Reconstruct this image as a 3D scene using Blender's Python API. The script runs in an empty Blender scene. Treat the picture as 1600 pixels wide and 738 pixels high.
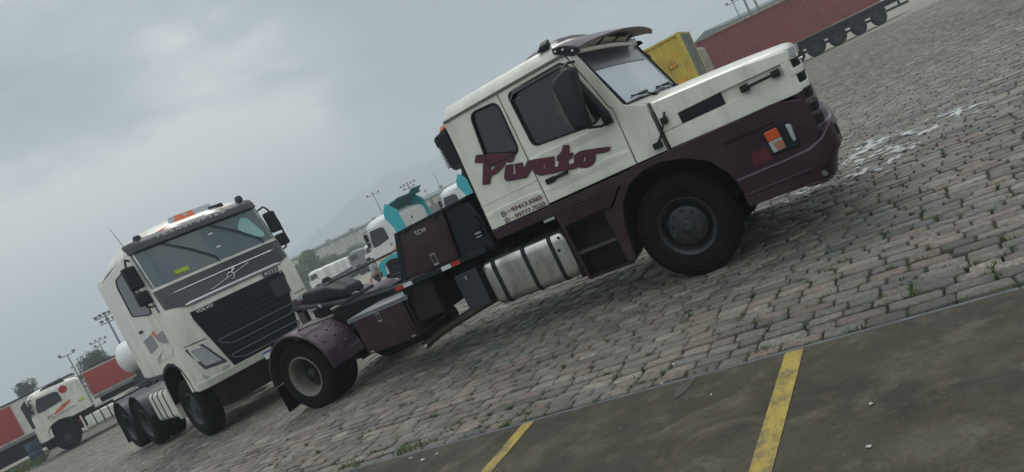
import bpy, bmesh, math, random
import numpy as np
from mathutils import Vector, Matrix
rad = math.radians
sc = bpy.context.scene
COL = sc.collection
HAZE_D = 0.0018

# ------------------------------------------------------------ camera
CAMZ = 1.7
YAW, PITCH, ROLL = rad(31.0), rad(3.8), rad(25.97)
_f = Vector((-math.sin(YAW)*math.cos(PITCH), math.cos(YAW)*math.cos(PITCH), -math.sin(PITCH)))
_r = _f.cross(Vector((0, 0, 1))).normalized()
_u = _r.cross(_f)
_r2 = _r*math.cos(ROLL) - _u*math.sin(ROLL)
_u2 = _u*math.cos(ROLL) + _r*math.sin(ROLL)
cam = bpy.data.cameras.new('camera')
cam.sensor_fit = 'HORIZONTAL'; cam.sensor_width = 36; cam.lens = 1160/1600*36
cam.clip_start = 0.05; cam.clip_end = 9000
camo = bpy.data.objects.new('camera', cam); COL.objects.link(camo)
mw = Matrix.Identity(4)
for i in range(3):
    mw[i][0] = _r2[i]; mw[i][1] = _u2[i]; mw[i][2] = -_f[i]
mw[0][3], mw[1][3], mw[2][3] = 0, 0, CAMZ
camo.matrix_world = mw
sc.camera = camo

# ------------------------------------------------------------ view, world, sun
sc.view_settings.view_transform = 'Standard'; sc.view_settings.look = 'None'
sc.view_settings.gamma = 1; sc.view_settings.use_curve_mapping = False
sc.view_settings.exposure = 0.36
SUN_EL, SUN_AZ = rad(60), rad(335)      # azimuth clockwise from +Y
# thick and thin cloud masses: direction, cosine of their radius, brightness
CLOUDS = [(-.84, .49, .17, .88, .22), (-.60, .79, .15, .95, .09), (-.588, .70, .38, .88, -.15), (-.345, .90, .22, .92, -.10), (-.19, .975, .07, .975, .16), (-.85, .25, .45, .9, -.10)]
world = bpy.data.worlds.new('World'); sc.world = world; world.use_nodes = True
wt = world.node_tree; wt.nodes.clear()
def wn(t, **k):
    n = wt.nodes.new(t)
    for a, b in k.items(): setattr(n, a, b)
    return n
def wl(a, b): wt.links.new(a, b)
def wmath(op, a, b=None, clamp=False):
    n = wn('ShaderNodeMath', operation=op, use_clamp=clamp)
    for i, v in enumerate((a, b)):
        if v is None: continue
        if isinstance(v, (int, float)): n.inputs[i].default_value = v
        else: wl(v, n.inputs[i])
    return n.outputs[0]
sky = wn('ShaderNodeTexSky', sky_type='NISHITA', sun_disc=False)
sky.sun_elevation = SUN_EL; sky.sun_rotation = SUN_AZ; sky.air_density = 1.5; sky.dust_density = 3
bg1 = wn('ShaderNodeBackground'); bg1.inputs[1].default_value = 0.06
wl(sky.outputs[0], bg1.inputs[0])
tc = wn('ShaderNodeTexCoord'); sep = wn('ShaderNodeSeparateXYZ'); wl(tc.outputs['Generated'], sep.inputs[0])
mp = wn('ShaderNodeMapping'); mp.inputs['Scale'].default_value = (1.0, 1.0, 2.6); mp.inputs['Location'].default_value = (3.1, 1.3, .4)
wl(tc.outputs['Generated'], mp.inputs[0])
n1 = wn('ShaderNodeTexNoise'); n1.inputs['Scale'].default_value = 2.1; n1.inputs['Detail'].default_value = 7; n1.inputs['Roughness'].default_value = .5
n1.inputs['Distortion'].default_value = .25
wl(mp.outputs[0], n1.inputs['Vector'])
n2 = wn('ShaderNodeTexNoise'); n2.inputs['Scale'].default_value = 5.5; n2.inputs['Detail'].default_value = 6; n2.inputs['Roughness'].default_value = .55
wl(mp.outputs[0], n2.inputs['Vector'])
s = wmath('ADD', wmath('MULTIPLY', n1.outputs[0], .85), wmath('MULTIPLY', n2.outputs[0], .30)); s = wmath('SUBTRACT', s, .075)
for vx, vy, vz, lo, amp in CLOUDS:
    dn = wn('ShaderNodeVectorMath', operation='DOT_PRODUCT'); wl(tc.outputs['Generated'], dn.inputs[0]); dn.inputs[1].default_value = Vector((vx, vy, vz)).normalized()
    mrn = wn('ShaderNodeMapRange', interpolation_type='SMOOTHSTEP'); wl(dn.outputs['Value'], mrn.inputs[0]); mrn.inputs[1].default_value = lo; mrn.inputs[2].default_value = 1; mrn.inputs[3].default_value = 0; mrn.inputs[4].default_value = amp
    s = wmath('ADD', s, mrn.outputs[0])
cr = wn('ShaderNodeValToRGB'); e = cr.color_ramp.elements
e[0].position = .38; e[0].color = (.285, .325, .345, 1)
e[1].position = .62; e[1].color = (.76, .755, .75, 1)
e2 = cr.color_ramp.elements.new(.5); e2.color = (.405, .455, .485, 1)
wl(s, cr.inputs[0])
# clearer bluish air low over the hills
lowf = wn('ShaderNodeMapRange', interpolation_type='SMOOTHSTEP'); wl(sep.outputs[2], lowf.inputs[0])
lowf.inputs[1].default_value = .02; lowf.inputs[2].default_value = .20; lowf.inputs[3].default_value = .75; lowf.inputs[4].default_value = 0
mixc = wn('ShaderNodeMix', data_type='RGBA'); wl(lowf.outputs[0], mixc.inputs[0]); wl(cr.outputs[0], mixc.inputs[6])
mixc.inputs[7].default_value = (.36, .48, .58, 1)
# sky brightening added behind the camera and overhead to light the near flanks
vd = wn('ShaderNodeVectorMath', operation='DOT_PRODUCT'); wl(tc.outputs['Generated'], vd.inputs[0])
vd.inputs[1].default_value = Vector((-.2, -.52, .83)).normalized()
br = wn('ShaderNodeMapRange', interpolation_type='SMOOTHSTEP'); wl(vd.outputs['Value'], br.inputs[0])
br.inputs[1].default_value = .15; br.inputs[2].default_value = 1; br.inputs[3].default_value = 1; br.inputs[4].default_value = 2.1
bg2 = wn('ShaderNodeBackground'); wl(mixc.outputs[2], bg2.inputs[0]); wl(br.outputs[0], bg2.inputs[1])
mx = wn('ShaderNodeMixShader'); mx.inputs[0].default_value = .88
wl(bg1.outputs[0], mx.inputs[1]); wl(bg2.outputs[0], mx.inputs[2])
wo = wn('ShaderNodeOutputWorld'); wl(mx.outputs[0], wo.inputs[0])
sun = bpy.data.lights.new('sun', 'SUN'); sun.energy = 1.1; sun.angle = rad(22); sun.color = (1, .96, .9)
suno = bpy.data.objects.new('sun', sun); COL.objects.link(suno)
sd = Vector((math.sin(SUN_AZ)*math.cos(SUN_EL), math.cos(SUN_AZ)*math.cos(SUN_EL), math.sin(SUN_EL)))
suno.rotation_euler = sd.to_track_quat('Z', 'Y').to_euler(); suno.location = (0, -5, 30)

sc.render.engine = 'CYCLES'
sc.cycles.use_denoising = True
sc.cycles.max_bounces = 6; sc.cycles.transparent_max_bounces = 12; sc.cycles.volume_bounces = 1
sc.cycles.caustics_reflective = False; sc.cycles.caustics_refractive = False

# ------------------------------------------------------------ materials
def newmat(name):
    m = bpy.data.materials.new(name); m.use_nodes = True
    nt = m.node_tree; b = nt.nodes['Principled BSDF']
    return m, nt, b
def mat(name, col, rough=.5, metal=0., var=.12, scale=3., coat=0., bump=0., bscale=60., dirt=None, dirt_amt=.0, dscale=1.4, spec=.5, stretch=(1, 1, 1), attr=None):
    m, nt, b = newmat(name)
    N, L = nt.nodes.new, nt.links.new
    tcn = N('ShaderNodeTexCoord'); mpn = N('ShaderNodeMapping'); mpn.inputs['Scale'].default_value = stretch
    L(tcn.outputs['Object'], mpn.inputs[0])
    nz = N('ShaderNodeTexNoise'); nz.inputs['Scale'].default_value = scale; nz.inputs['Detail'].default_value = 6
    L(mpn.outputs[0], nz.inputs['Vector'])
    mr = N('ShaderNodeMapRange'); mr.inputs[1].default_value = .3; mr.inputs[2].default_value = .7
    mr.inputs[3].default_value = 1-var; mr.inputs[4].default_value = 1+var; L(nz.outputs[0], mr.inputs[0])
    mul = N('ShaderNodeVectorMath'); mul.operation = 'SCALE'; mul.inputs[0].default_value = col; L(mr.outputs[0], mul.inputs['Scale'])
    out = mul.outputs[0]
    if attr:
        at = N('ShaderNodeAttribute'); at.attribute_name = attr
        mr3 = N('ShaderNodeMapRange'); mr3.inputs[3].default_value = .7; mr3.inputs[4].default_value = 1.35; L(at.outputs['Fac'], mr3.inputs[0])
        m3 = N('ShaderNodeVectorMath'); m3.operation = 'SCALE'; L(out, m3.inputs[0]); L(mr3.outputs[0], m3.inputs['Scale']); out = m3.outputs[0]
    if dirt:
        nd = N('ShaderNodeTexNoise'); nd.inputs['Scale'].default_value = dscale; nd.inputs['Detail'].default_value = 9; nd.inputs['Roughness'].default_value = .65
        L(mpn.outputs[0], nd.inputs['Vector'])
        md = N('ShaderNodeMapRange'); md.inputs[1].default_value = .48; md.inputs[2].default_value = .75; md.inputs[4].default_value = dirt_amt
        L(nd.outputs[0], md.inputs[0])
        mix = N('ShaderNodeMix'); mix.data_type = 'RGBA'; L(md.outputs[0], mix.inputs[0]); L(out, mix.inputs[6]); mix.inputs[7].default_value = (*dirt, 1)
        out = mix.outputs[2]
    L(out, b.inputs['Base Color'])
    b.inputs['Metallic'].default_value = metal
    b.inputs['Coat Weight'].default_value = coat; b.inputs['Coat Roughness'].default_value = .12
    b.inputs['Specular IOR Level'].default_value = spec
    r2 = N('ShaderNodeMapRange'); r2.inputs[3].default_value = max(.03, rough-.08); r2.inputs[4].default_value = min(1, rough+.1)
    L(nz.outputs[0], r2.inputs[0]); L(r2.outputs[0], b.inputs['Roughness'])
    if bump:
        nb = N('ShaderNodeTexNoise'); nb.inputs['Scale'].default_value = bscale; nb.inputs['Detail'].default_value = 5
        L(mpn.outputs[0], nb.inputs['Vector'])
        bp = N('ShaderNodeBump'); bp.inputs['Strength'].default_value = bump; bp.inputs['Distance'].default_value = .01
        L(nb.outputs[0], bp.inputs['Height']); L(bp.outputs[0], b.inputs['Normal'])
    return m
def glass(name, tint=(.05, .06, .065), alpha=.35, rough=.03, refl=1.0, ior=1.5):
    m = bpy.data.materials.new(name); m.use_nodes = True; nt = m.node_tree; nt.nodes.clear()
    N, L = nt.nodes.new, nt.links.new
    tr = N('ShaderNodeBsdfTransparent'); tr.inputs[0].default_value = (alpha*.9, alpha, alpha*.98, 1)
    di = N('ShaderNodeBsdfDiffuse'); di.inputs[0].default_value = (*tint, 1)
    ad = N('ShaderNodeMixShader'); ad.inputs[0].default_value = alpha
    L(di.outputs[0], ad.inputs[1]); L(tr.outputs[0], ad.inputs[2])
    gl = N('ShaderNodeBsdfGlossy'); gl.inputs['Roughness'].default_value = rough; gl.inputs[0].default_value = (refl, refl, refl, 1)
    fr = N('ShaderNodeFresnel'); fr.inputs[0].default_value = ior
    mx = N('ShaderNodeMixShader'); L(fr.outputs[0], mx.inputs[0]); L(ad.outputs[0], mx.inputs[1]); L(gl.outputs[0], mx.inputs[2])
    o = N('ShaderNodeOutputMaterial'); L(mx.outputs[0], o.inputs[0])
    return m
CREAM = mat('cream_paint', (.78, .765, .67), .36, coat=.3, var=.07, dirt=(.33, .29, .21), dirt_amt=.5, dscale=2.6, stretch=(1.6, 1.6, .45))
CREAM2 = mat('dull_cream_paint', (.70, .685, .60), .4, coat=.2, var=.05, dirt=(.26, .22, .16), dirt_amt=.4, dscale=1.8)
MAROON = mat('maroon_paint', (.027, .0085, .016), .36, coat=.22, spec=.35, var=.12, dirt=(.066, .052, .048), dirt_amt=.5, dscale=3)
MAROON_MATT = mat('dusty_maroon_paint', (.052, .024, .040), .38, coat=.3, var=.15, dirt=(.11, .09, .09), dirt_amt=.5, dscale=5)
DECAL = mat('maroon_decal', (.088, .012, .030), .4, var=.06)
DECAL_EDGE = mat('dark_decal_edge', (.022, .016, .022), .45)
BLACK = mat('black_plastic', (.010, .012, .014), .5, var=.2, spec=.28, dirt=(.030, .030, .028), dirt_amt=.25, dscale=6)
BLACK_GLOSS = mat('black_gloss', (.010, .011, .013), .15, coat=.6, var=.1)
BLACK_MATT = mat('dirty_black_steel', (.011, .011, .012), .75, var=.3, spec=.25, dirt=(.04, .034, .028), dirt_amt=.35, dscale=7)
RUBBER = mat('tyre_rubber', (.008, .008, .0085), .8, var=.25, scale=8, spec=.10, dirt=(.020, .018, .016), dirt_amt=.4, dscale=5, bump=.3, bscale=90)
RIM_DARK = mat('dark_grey_rim', (.026, .027, .030), .5, metal=.3, var=.25, scale=9, dirt=(.09, .08, .07), dirt_amt=.6, dscale=8)
RIM_PALE = mat('worn_pale_rim', (.18, .17, .14), .6, var=.2, scale=9, dirt=(.08, .07, .06), dirt_amt=.8, dscale=7)
ALU = mat('brushed_aluminium', (.56, .55, .52), .27, metal=.95, var=.12, scale=2, dirt=(.06, .05, .04), dirt_amt=.85, dscale=3.2, bump=.08, bscale=40, stretch=(1, 1, .5))
CHROME = mat('chrome', (.72, .73, .74), .16, metal=1, var=.04)
SILVER = mat('silver_trim', (.62, .63, .64), .28, metal=.6, var=.04)
WHITE = mat('white_paint', (.78, .78, .75), .4, coat=.2, var=.05, dirt=(.35, .33, .28), dirt_amt=.3)
WHITE_TXT = mat('white_lettering', (.75, .75, .75), .4, var=.02)
GREY_MID = mat('mid_grey_paint', (.20, .21, .215), .5, var=.1, dirt=(.10, .095, .09), dirt_amt=.5)
GREY_DK = mat('dark_grey_paint', (.032, .037, .044), .42, var=.12, spec=.35, dirt=(.06, .056, .05), dirt_amt=.35, dscale=3)
DECK = mat('grey_chequer_plate', (.22, .24, .25), .38, metal=.5, var=.15, dirt=(.10, .10, .10), dirt_amt=.6, bump=.4, bscale=120)
TEAL = mat('turquoise_paint', (.012, .43, .49), .35, coat=.4, var=.06)
TEAL_DK = mat('deep_turquoise_paint', (.008, .17, .17), .45, var=.1)
ORANGE = mat('orange_lens', (.62, .09, .015), .2, coat=.6, var=.08)
ORANGE_GFX = mat('orange_graphic', (.72, .17, .07), .4, var=.04)
GREY_GFX = mat('grey_graphic', (.26, .27, .275), .45, var=.04)
RED_REFL = mat('red_reflector', (.42, .022, .02), .3, coat=.4, var=.08)
RED_DK = mat('dark_red_lens', (.10, .006, .014), .25, coat=.5)
WHITE_REFL = mat('white_reflector', (.62, .64, .64), .35, var=.05)
LENS = mat('clear_lens', (.38, .42, .42), .12, coat=.8, var=.1, scale=30)
RED_BOX = mat('faded_red_steel', (.25, .055, .045), .6, var=.14, dirt=(.12, .06, .05), dirt_amt=.5, dscale=.9)
RED_CURT = mat('red_curtain', (.40, .055, .050), .6, var=.08, scale=.8)
YEL_BOX = mat('yellow_container_paint', (.62, .45, .06), .6, var=.1, dirt=(.22, .14, .06), dirt_amt=.65, dscale=1.3)
GREY_BOX = mat('weathered_grey_steel', (.34, .33, .24), .7, var=.15, dirt=(.12, .11, .08), dirt_amt=.8, dscale=2.5)
YEL_SIGN = mat('amber_sign', (.75, .37, .02), .4, var=.04)
SKIN = mat('skin', (.30, .165, .11), .5, var=.05)
HAIR = mat('dark_hair', (.015, .012, .010), .7)
SHIRT = mat('grey_shirt', (.36, .36, .37), .8, var=.1)
SHORTS = mat('dark_shorts', (.025, .027, .033), .8)
CLOTH_DK = mat('dark_seat_cloth', (.03, .032, .036), .85)
GLASS_DK = glass('dark_tinted_glass', (.022, .030, .036), .74, ior=1.6)
GLASS_MID = glass('grey_window_glass', (.03, .04, .04), .45)
GLASS_WS = glass('windscreen_glass', (.13, .20, .225), .50, rough=.05, ior=1.7)
GLASS_DUST_SHEEN = glass('dust_sheen_windscreen_glass', (.62, .70, .76), .24, rough=.08, ior=2.6)  # pale blue tint paints the sky's sheen along with the dust
GLASS_FAR = glass('side_window_glass', (.03, .05, .055), .6)
BAND = mat('dark_sun_band', (.022, .028, .035), .3, coat=.3)
WALLP = mat('pale_corrugated_sheet', (.52, .51, .45), .6, var=.1, scale=.15, dirt=(.22, .21, .17), dirt_amt=.5, dscale=.08)
ROOFG = mat('dark_green_roof_edge', (.06, .10, .08), .6)
BEIGE = mat('beige_sheet', (.42, .38, .27), .7, var=.1, scale=.2)
GREENW = mat('grey_green_wall', (.10, .11, .085), .8, var=.1, scale=.2)
STEELP = mat('galvanised_mast', (.13, .14, .145), .6)

# ------------------------------------------------------------ mesh helpers
class MB:
    def __init__(s): s.v = []; s.f = []
    def add(s, vs, fs):
        o = len(s.v); s.v += [tuple(p) for p in vs]; s.f += [tuple(i+o for i in q) for q in fs]; return s
    def box(s, x0, x1, y0, y1, z0, z1):
        v = [(x, y, z) for x in (x0, x1) for y in (y0, y1) for z in (z0, z1)]
        return s.add(v, [(0, 1, 3, 2), (4, 6, 7, 5), (0, 4, 5, 1), (2, 3, 7, 6), (0, 2, 6, 4), (1, 5, 7, 3)])
    def obox(s, c, ax, ay, az):
        c = Vector(c); ax, ay, az = Vector(ax), Vector(ay), Vector(az)
        v = [c+i*ax+j*ay+k*az for i in (-1, 1) for j in (-1, 1) for k in (-1, 1)]
        return s.add(v, [(0, 1, 3, 2), (4, 6, 7, 5), (0, 4, 5, 1), (2, 3, 7, 6), (0, 2, 6, 4), (1, 5, 7, 3)])
    def loft(s, rings, cap=True, closed=True):
        n = len(rings[0]); vs = [p for r in rings for p in r]; fs = []
        for k in range(len(rings)-1):
            for i in range(n if closed else n-1):
                j = (i+1) % n
                fs.append((k*n+i, k*n+j, (k+1)*n+j, (k+1)*n+i))
        if cap: fs += [tuple(range(n))[::-1], tuple(range((len(rings)-1)*n, len(rings)*n))]
        return s.add(vs, fs)
    def prism_y(s, pts, y0, y1): return s.loft([[(x, y0, z) for x, z in pts], [(x, y1, z) for x, z in pts]])
    def prism_x(s, pts, x0, x1): return s.loft([[(x0, y, z) for y, z in pts], [(x1, y, z) for y, z in pts]])
    def prism_z(s, pts, z0, z1): return s.loft([[(x, y, z0) for x, y in pts], [(x, y, z1) for x, y in pts]])
    def cyl(s, p0, p1, r0, r1=None, n=16):
        r1 = r0 if r1 is None else r1
        p0, p1 = Vector(p0), Vector(p1); d = (p1-p0).normalized()
        a = d.orthogonal().normalized(); b = d.cross(a)
        ring = lambda p, r: [p+a*math.cos(t)*r+b*math.sin(t)*r for t in [2*math.pi*i/n for i in range(n)]]
        return s.loft([ring(p0, r0), ring(p1, r1)])
    def tube(s, path, r, n=8):
        path = [Vector(p) for p in path]; rings = []
        up = None
        for i, p in enumerate(path):
            d = ((path[min(i+1, len(path)-1)]-path[max(i-1, 0)])).normalized()
            a = d.orthogonal().normalized() if up is None else (up-d*up.dot(d)).normalized()
            up = a; b = d.cross(a); rr = r[i] if isinstance(r, (list, tuple)) else r
            rings.append([p+a*math.cos(2*math.pi*k/n)*rr+b*math.sin(2*math.pi*k/n)*rr for k in range(n)])
        return s.loft(rings)
    def lathe(s, c, ax, prof, n=40):
        c = Vector(c); ax = Vector(ax).normalized(); a = ax.orthogonal().normalized(); b = ax.cross(a)
        rings = [[c+ax*h+(a*math.cos(2*math.pi*k/n)+b*math.sin(2*math.pi*k/n))*max(r, 1e-4) for k in range(n)] for r, h in prof]
        return s.loft(rings, cap=False)
    def off(s, o):
        # slight set of the cab and nose across the frame
        K = lambda x: (o[3]+.048*min(1, max(0, (x+2.2)/1.2))) if len(o) > 3 else 0
        s.v = [(x-o[0]-K(x)*(y-7.08), y-o[1], z-o[2]) for x, y, z in s.v]; return s
def finish_mesh(me, ang=38):
    me.validate(clean_customdata=False)
    bm = bmesh.new(); bm.from_mesh(me)
    bmesh.ops.remove_doubles(bm, verts=bm.verts, dist=1e-6)
    bmesh.ops.recalc_face_normals(bm, faces=bm.faces)
    for f in bm.faces: f.smooth = True
    lim = rad(ang)
    for e in bm.edges:
        if len(e.link_faces) == 2: e.smooth = e.calc_face_angle(0) < lim
    bm.to_mesh(me); bm.free()
def obj(name, mb, m, parent=None, bevel=0, seg=2, ang=38, off=None):
    if off: mb.off(off)
    me = bpy.data.meshes.new(name); me.from_pydata(mb.v, [], mb.f); finish_mesh(me, ang)
    me.materials.append(m)
    o = bpy.data.objects.new(name, me); COL.objects.link(o)
    if parent: o.parent = parent
    if bevel:
        b = o.modifiers.new('bevel', 'BEVEL'); b.width = bevel; b.segments = seg; b.limit_method = 'ANGLE'; b.angle_limit = rad(40)
        b.harden_normals = False
    return o
def tag(o, label=None, cat=None, group=None, kind=None):
    if label: o['label'] = label
    if cat: o['category'] = cat
    if group: o['group'] = group
    if kind: o['kind'] = kind
    return o
def empty(name, loc, rz=0, label=None, cat=None, group=None):
    o = bpy.data.objects.new(name, None); COL.objects.link(o); o.location = loc; o.rotation_euler = (0, 0, rz)
    o.empty_display_size = .3
    return tag(o, label, cat, group)
def copy_tree(o, parent=None):
    c = o.copy(); COL.objects.link(c); c.parent = parent
    for ch in list(o.children): copy_tree(ch, c)
    return c
def struct(o, kind='structure'): o['kind'] = kind; return o
def own_mesh(to, cu):
    dg = bpy.context.evaluated_depsgraph_get(); ev = to.evaluated_get(dg); t = ev.to_mesh()
    vs = [tuple(v.co) for v in t.vertices]; fs = [tuple(p.vertices) for p in t.polygons]; ev.to_mesh_clear()
    bpy.data.objects.remove(to); bpy.data.curves.remove(cu)
    me = bpy.data.meshes.new('shape'); me.from_pydata(vs, [], fs); me.update(); return me
def curve_mesh(polys, thick=.0, res=1):
    """filled 2D shape (outer outlines and holes) as a mesh in the XY plane, thickness along Z"""
    cu = bpy.data.curves.new('tmp', 'CURVE'); cu.dimensions = '2D'; cu.fill_mode = 'BOTH'; cu.extrude = thick/2
    for pts in polys:
        sp = cu.splines.new('POLY'); sp.points.add(len(pts)-1); sp.use_cyclic_u = True
        for i, p in enumerate(pts): sp.points[i].co = (p[0], p[1], 0, 1)
    to = bpy.data.objects.new('tmp', cu); COL.objects.link(to)
    return own_mesh(to, cu)
def rpoly(pts, r, n=4):
    """round the corners of a polygon"""
    out = []; m = len(pts)
    for i in range(m):
        p = Vector(pts[i][:2]); a = Vector(pts[i-1][:2]); b = Vector(pts[(i+1) % m][:2])
        rr = min(r, (a-p).length*.45, (b-p).length*.45)
        s0 = p+(a-p).normalized()*rr; s1 = p+(b-p).normalized()*rr
        for k in range(n+1):
            t = k/n; q = s0*(1-t)**2+p*2*t*(1-t)+s1*t*t; out.append((q.x, q.y))
    return out
def place_mesh(name, me, m, parent, org, xd, yd, off=None, bevel=0):
    xd, yd = Vector(xd).normalized(), Vector(yd).normalized(); zd = xd.cross(yd)
    M = Matrix.Identity(4)
    for i in range(3): M[i][0] = xd[i]; M[i][1] = yd[i]; M[i][2] = zd[i]; M[i][3] = org[i]-(off[i] if off else 0)
    me.transform(M); me.materials.clear()
    if off and len(off) > 3:
        for v_ in me.vertices:
            xw, yw = v_.co.x+off[0], v_.co.y+off[1]; v_.co.x -= (off[3]+.048*min(1, max(0, (xw+2.2)/1.2)))*(yw-7.08)
    me.materials.append(m); finish_mesh(me)
    o = bpy.data.objects.new(name, me); COL.objects.link(o); o.parent = parent
    if bevel:
        b = o.modifiers.new('bevel', 'BEVEL'); b.width = bevel; b.segments = 2; b.limit_method = 'ANGLE'; b.angle_limit = rad(40)
    return o
def plate(name, polys, thick, m, parent, org, xd, yd, off=None, bevel=0):
    return place_mesh(name, curve_mesh(polys, thick), m, parent, org, xd, yd, off, bevel)
def text(name, body, height, width, m, parent, org, xd, yd, off=None, thick=.004, shear=0, weight=.0):
    cu = bpy.data.curves.new('tmp', 'FONT'); cu.body = body; cu.size = 1; cu.extrude = 0; cu.offset = weight; cu.shear = shear
    to = bpy.data.objects.new('tmp', cu); COL.objects.link(to)
    me = own_mesh(to, cu)
    xs = [v.co.x for v in me.vertices]; ys = [v.co.y for v in me.vertices]
    x0, x1, y0, y1 = min(xs), max(xs), min(ys), max(ys)
    for v in me.vertices:
        v.co.x = (v.co.x-x0)/(x1-x0)*width; v.co.y = (v.co.y-y0)/(y1-y0)*height; v.co.z = thick/2
    return place_mesh(name, me, m, parent, org, xd, yd, off)

# ground level of the lot: nearly level here, sinking a little to the left and rising a little to the right far away
def ss(t): t = np.clip(t, 0, 1); return t*t*(3-2*t)
def gz(x, y):
    D = np.hypot(x, y); az = np.degrees(np.arctan2(x, y))
    G = -.31+(.71)*np.clip((az+35)/23, 0, 1)
    G = np.where(az > 60, .1, G); G = np.where(az < -100, -.1, G)
    return ss((D-14)/18)*G
# ================================================================ SETTING
rng = np.random.default_rng(7); random.seed(5)
CONC, nt, b = newmat('stained_dark_concrete')
N, L = nt.nodes.new, nt.links.new
tcn = N('ShaderNodeTexCoord')
def noise(sc_, det=8, ro=.6, vec=None, stretch=None, dist=0):
    n = N('ShaderNodeTexNoise'); n.inputs['Scale'].default_value = sc_; n.inputs['Detail'].default_value = det; n.inputs['Roughness'].default_value = ro; n.inputs['Distortion'].default_value = dist
    v = tcn.outputs['Object']
    if stretch:
        m_ = N('ShaderNodeMapping'); m_.inputs['Scale'].default_value = stretch; L(v, m_.inputs[0]); v = m_.outputs[0]
    L(v, n.inputs['Vector']); return n.outputs[0]
def ramp(fac, stops):
    r = N('ShaderNodeValToRGB'); el = r.color_ramp.elements
    el[0].position, el[0].color = stops[0][0], (*stops[0][1], 1)
    el[1].position, el[1].color = stops[-1][0], (*stops[-1][1], 1)
    for p, c in stops[1:-1]: q = el.new(p); q.color = (*c, 1)
    L(fac, r.inputs[0]); return r.outputs[0]
def mixrgb(f, a, b_):
    m_ = N('ShaderNodeMix'); m_.data_type = 'RGBA'
    for k, v in ((0, f), (6, a), (7, b_)):
        if isinstance(v, (int, float)): m_.inputs[k].default_value = v
        elif isinstance(v, tuple): m_.inputs[k].default_value = (*v, 1)
        else: L(v, m_.inputs[k])
    return m_.outputs[2]
def rangef(f, a, b_, c=0., d=1.):
    m_ = N('ShaderNodeMapRange'); L(f, m_.inputs[0])
    for i, v in enumerate((a, b_, c, d)): m_.inputs[i+1].default_value = v
    return m_.outputs[0]
c = ramp(noise(1.3, 9, .62), [(.3, (.030, .026, .018)), (.5, (.051, .045, .030)), (.72, (.094, .083, .053))])
c = mixrgb(rangef(noise(.55, 5, .5, stretch=(1, 2.2, 1)), .50, .66, 0, .6), c, (.098, .090, .062))
c = mixrgb(rangef(noise(4.5, 10, .75), .55, .64, 0, .5), c, (.135, .124, .092))
c = mixrgb(rangef(noise(38, 8, .8), .48, .60, 0, .65), c, (.030, .027, .021))
c = mixrgb(rangef(noise(1.7, 9, .72, dist=.8), .53, .66, 0, .55), c, (.135, .120, .080))
c = mixrgb(rangef(noise(.8, 7, .65, stretch=(.6, 1, 1)), .55, .70, 0, .6), c, (.036, .033, .027))
c = mixrgb(rangef(noise(60, 6, .8), .60, .68, 0, .6), c, (.17, .16, .13))
c = mixrgb(rangef(noise(2.2, 6, .6, stretch=(.35, 1.5, 1), dist=1.5), .60, .70, 0, .55), c, (.026, .024, .021))
L(c, b.inputs['Base Color']); L(rangef(noise(3, 6), .3, .7, .42, .75), b.inputs['Roughness'])
b.inputs['Specular IOR Level'].default_value = .18
bp = N('ShaderNodeBump'); bp.inputs['Strength'].default_value = .35; bp.inputs['Distance'].default_value = .006
L(noise(70, 6, .7), bp.inputs['Height']); L(bp.outputs[0], b.inputs['Normal'])

STONE, nt, b = newmat('granite_setts')
N, L = nt.nodes.new, nt.links.new
tcn = N('ShaderNodeTexCoord'); at = N('ShaderNodeAttribute'); at.attribute_name = 'rnd'; at2 = N('ShaderNodeAttribute'); at2.attribute_name = 'rnd2'
c = ramp(at.outputs['Fac'], [(0, (.090, .092, .086)), (.18, (.170, .166, .148)), (.38, (.255, .238, .195)), (.52, (.150, .158, .158)), (.66, (.260, .200, .155)), (.8, (.215, .168, .138)), (.92, (.36, .33, .27)), (1, (.13, .115, .095))])
sc2 = N('ShaderNodeVectorMath'); sc2.operation = 'SCALE'; L(c, sc2.inputs[0]); L(rangef(at2.outputs['Fac'], 0, 1, .85, 1.45), sc2.inputs['Scale'])
c = sc2.outputs[0]
c = mixrgb(rangef(noise(24, 10, .78), .40, .62, 0, .85), c, (.075, .068, .055))
c = mixrgb(rangef(noise(55, 8, .8), .56, .68, 0, .7), c, (.42, .40, .35))
c = mixrgb(rangef(noise(3.3, 8, .75), .54, .66, 0, .55), c, (.105, .092, .066))
c = mixrgb(rangef(noise(.45, 4, .5), .45, .68, 0, .42), c, (.285, .255, .195))
c = mixrgb(rangef(noise(.9, 5, .6, stretch=(1, 1, 1)), .58, .72, 0, .5), c, (.070, .066, .058))
L(c, b.inputs['Base Color']); L(rangef(noise(5, 6), .35, .65, .34, .8), b.inputs['Roughness']); b.inputs['Specular IOR Level'].default_value = .45
bp = N('ShaderNodeBump'); bp.inputs['Strength'].default_value = 1.0; bp.inputs['Distance'].default_value = .02
L(noise(38, 10, .78), bp.inputs['Height']); L(bp.outputs[0], b.inputs['Normal'])

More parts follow.
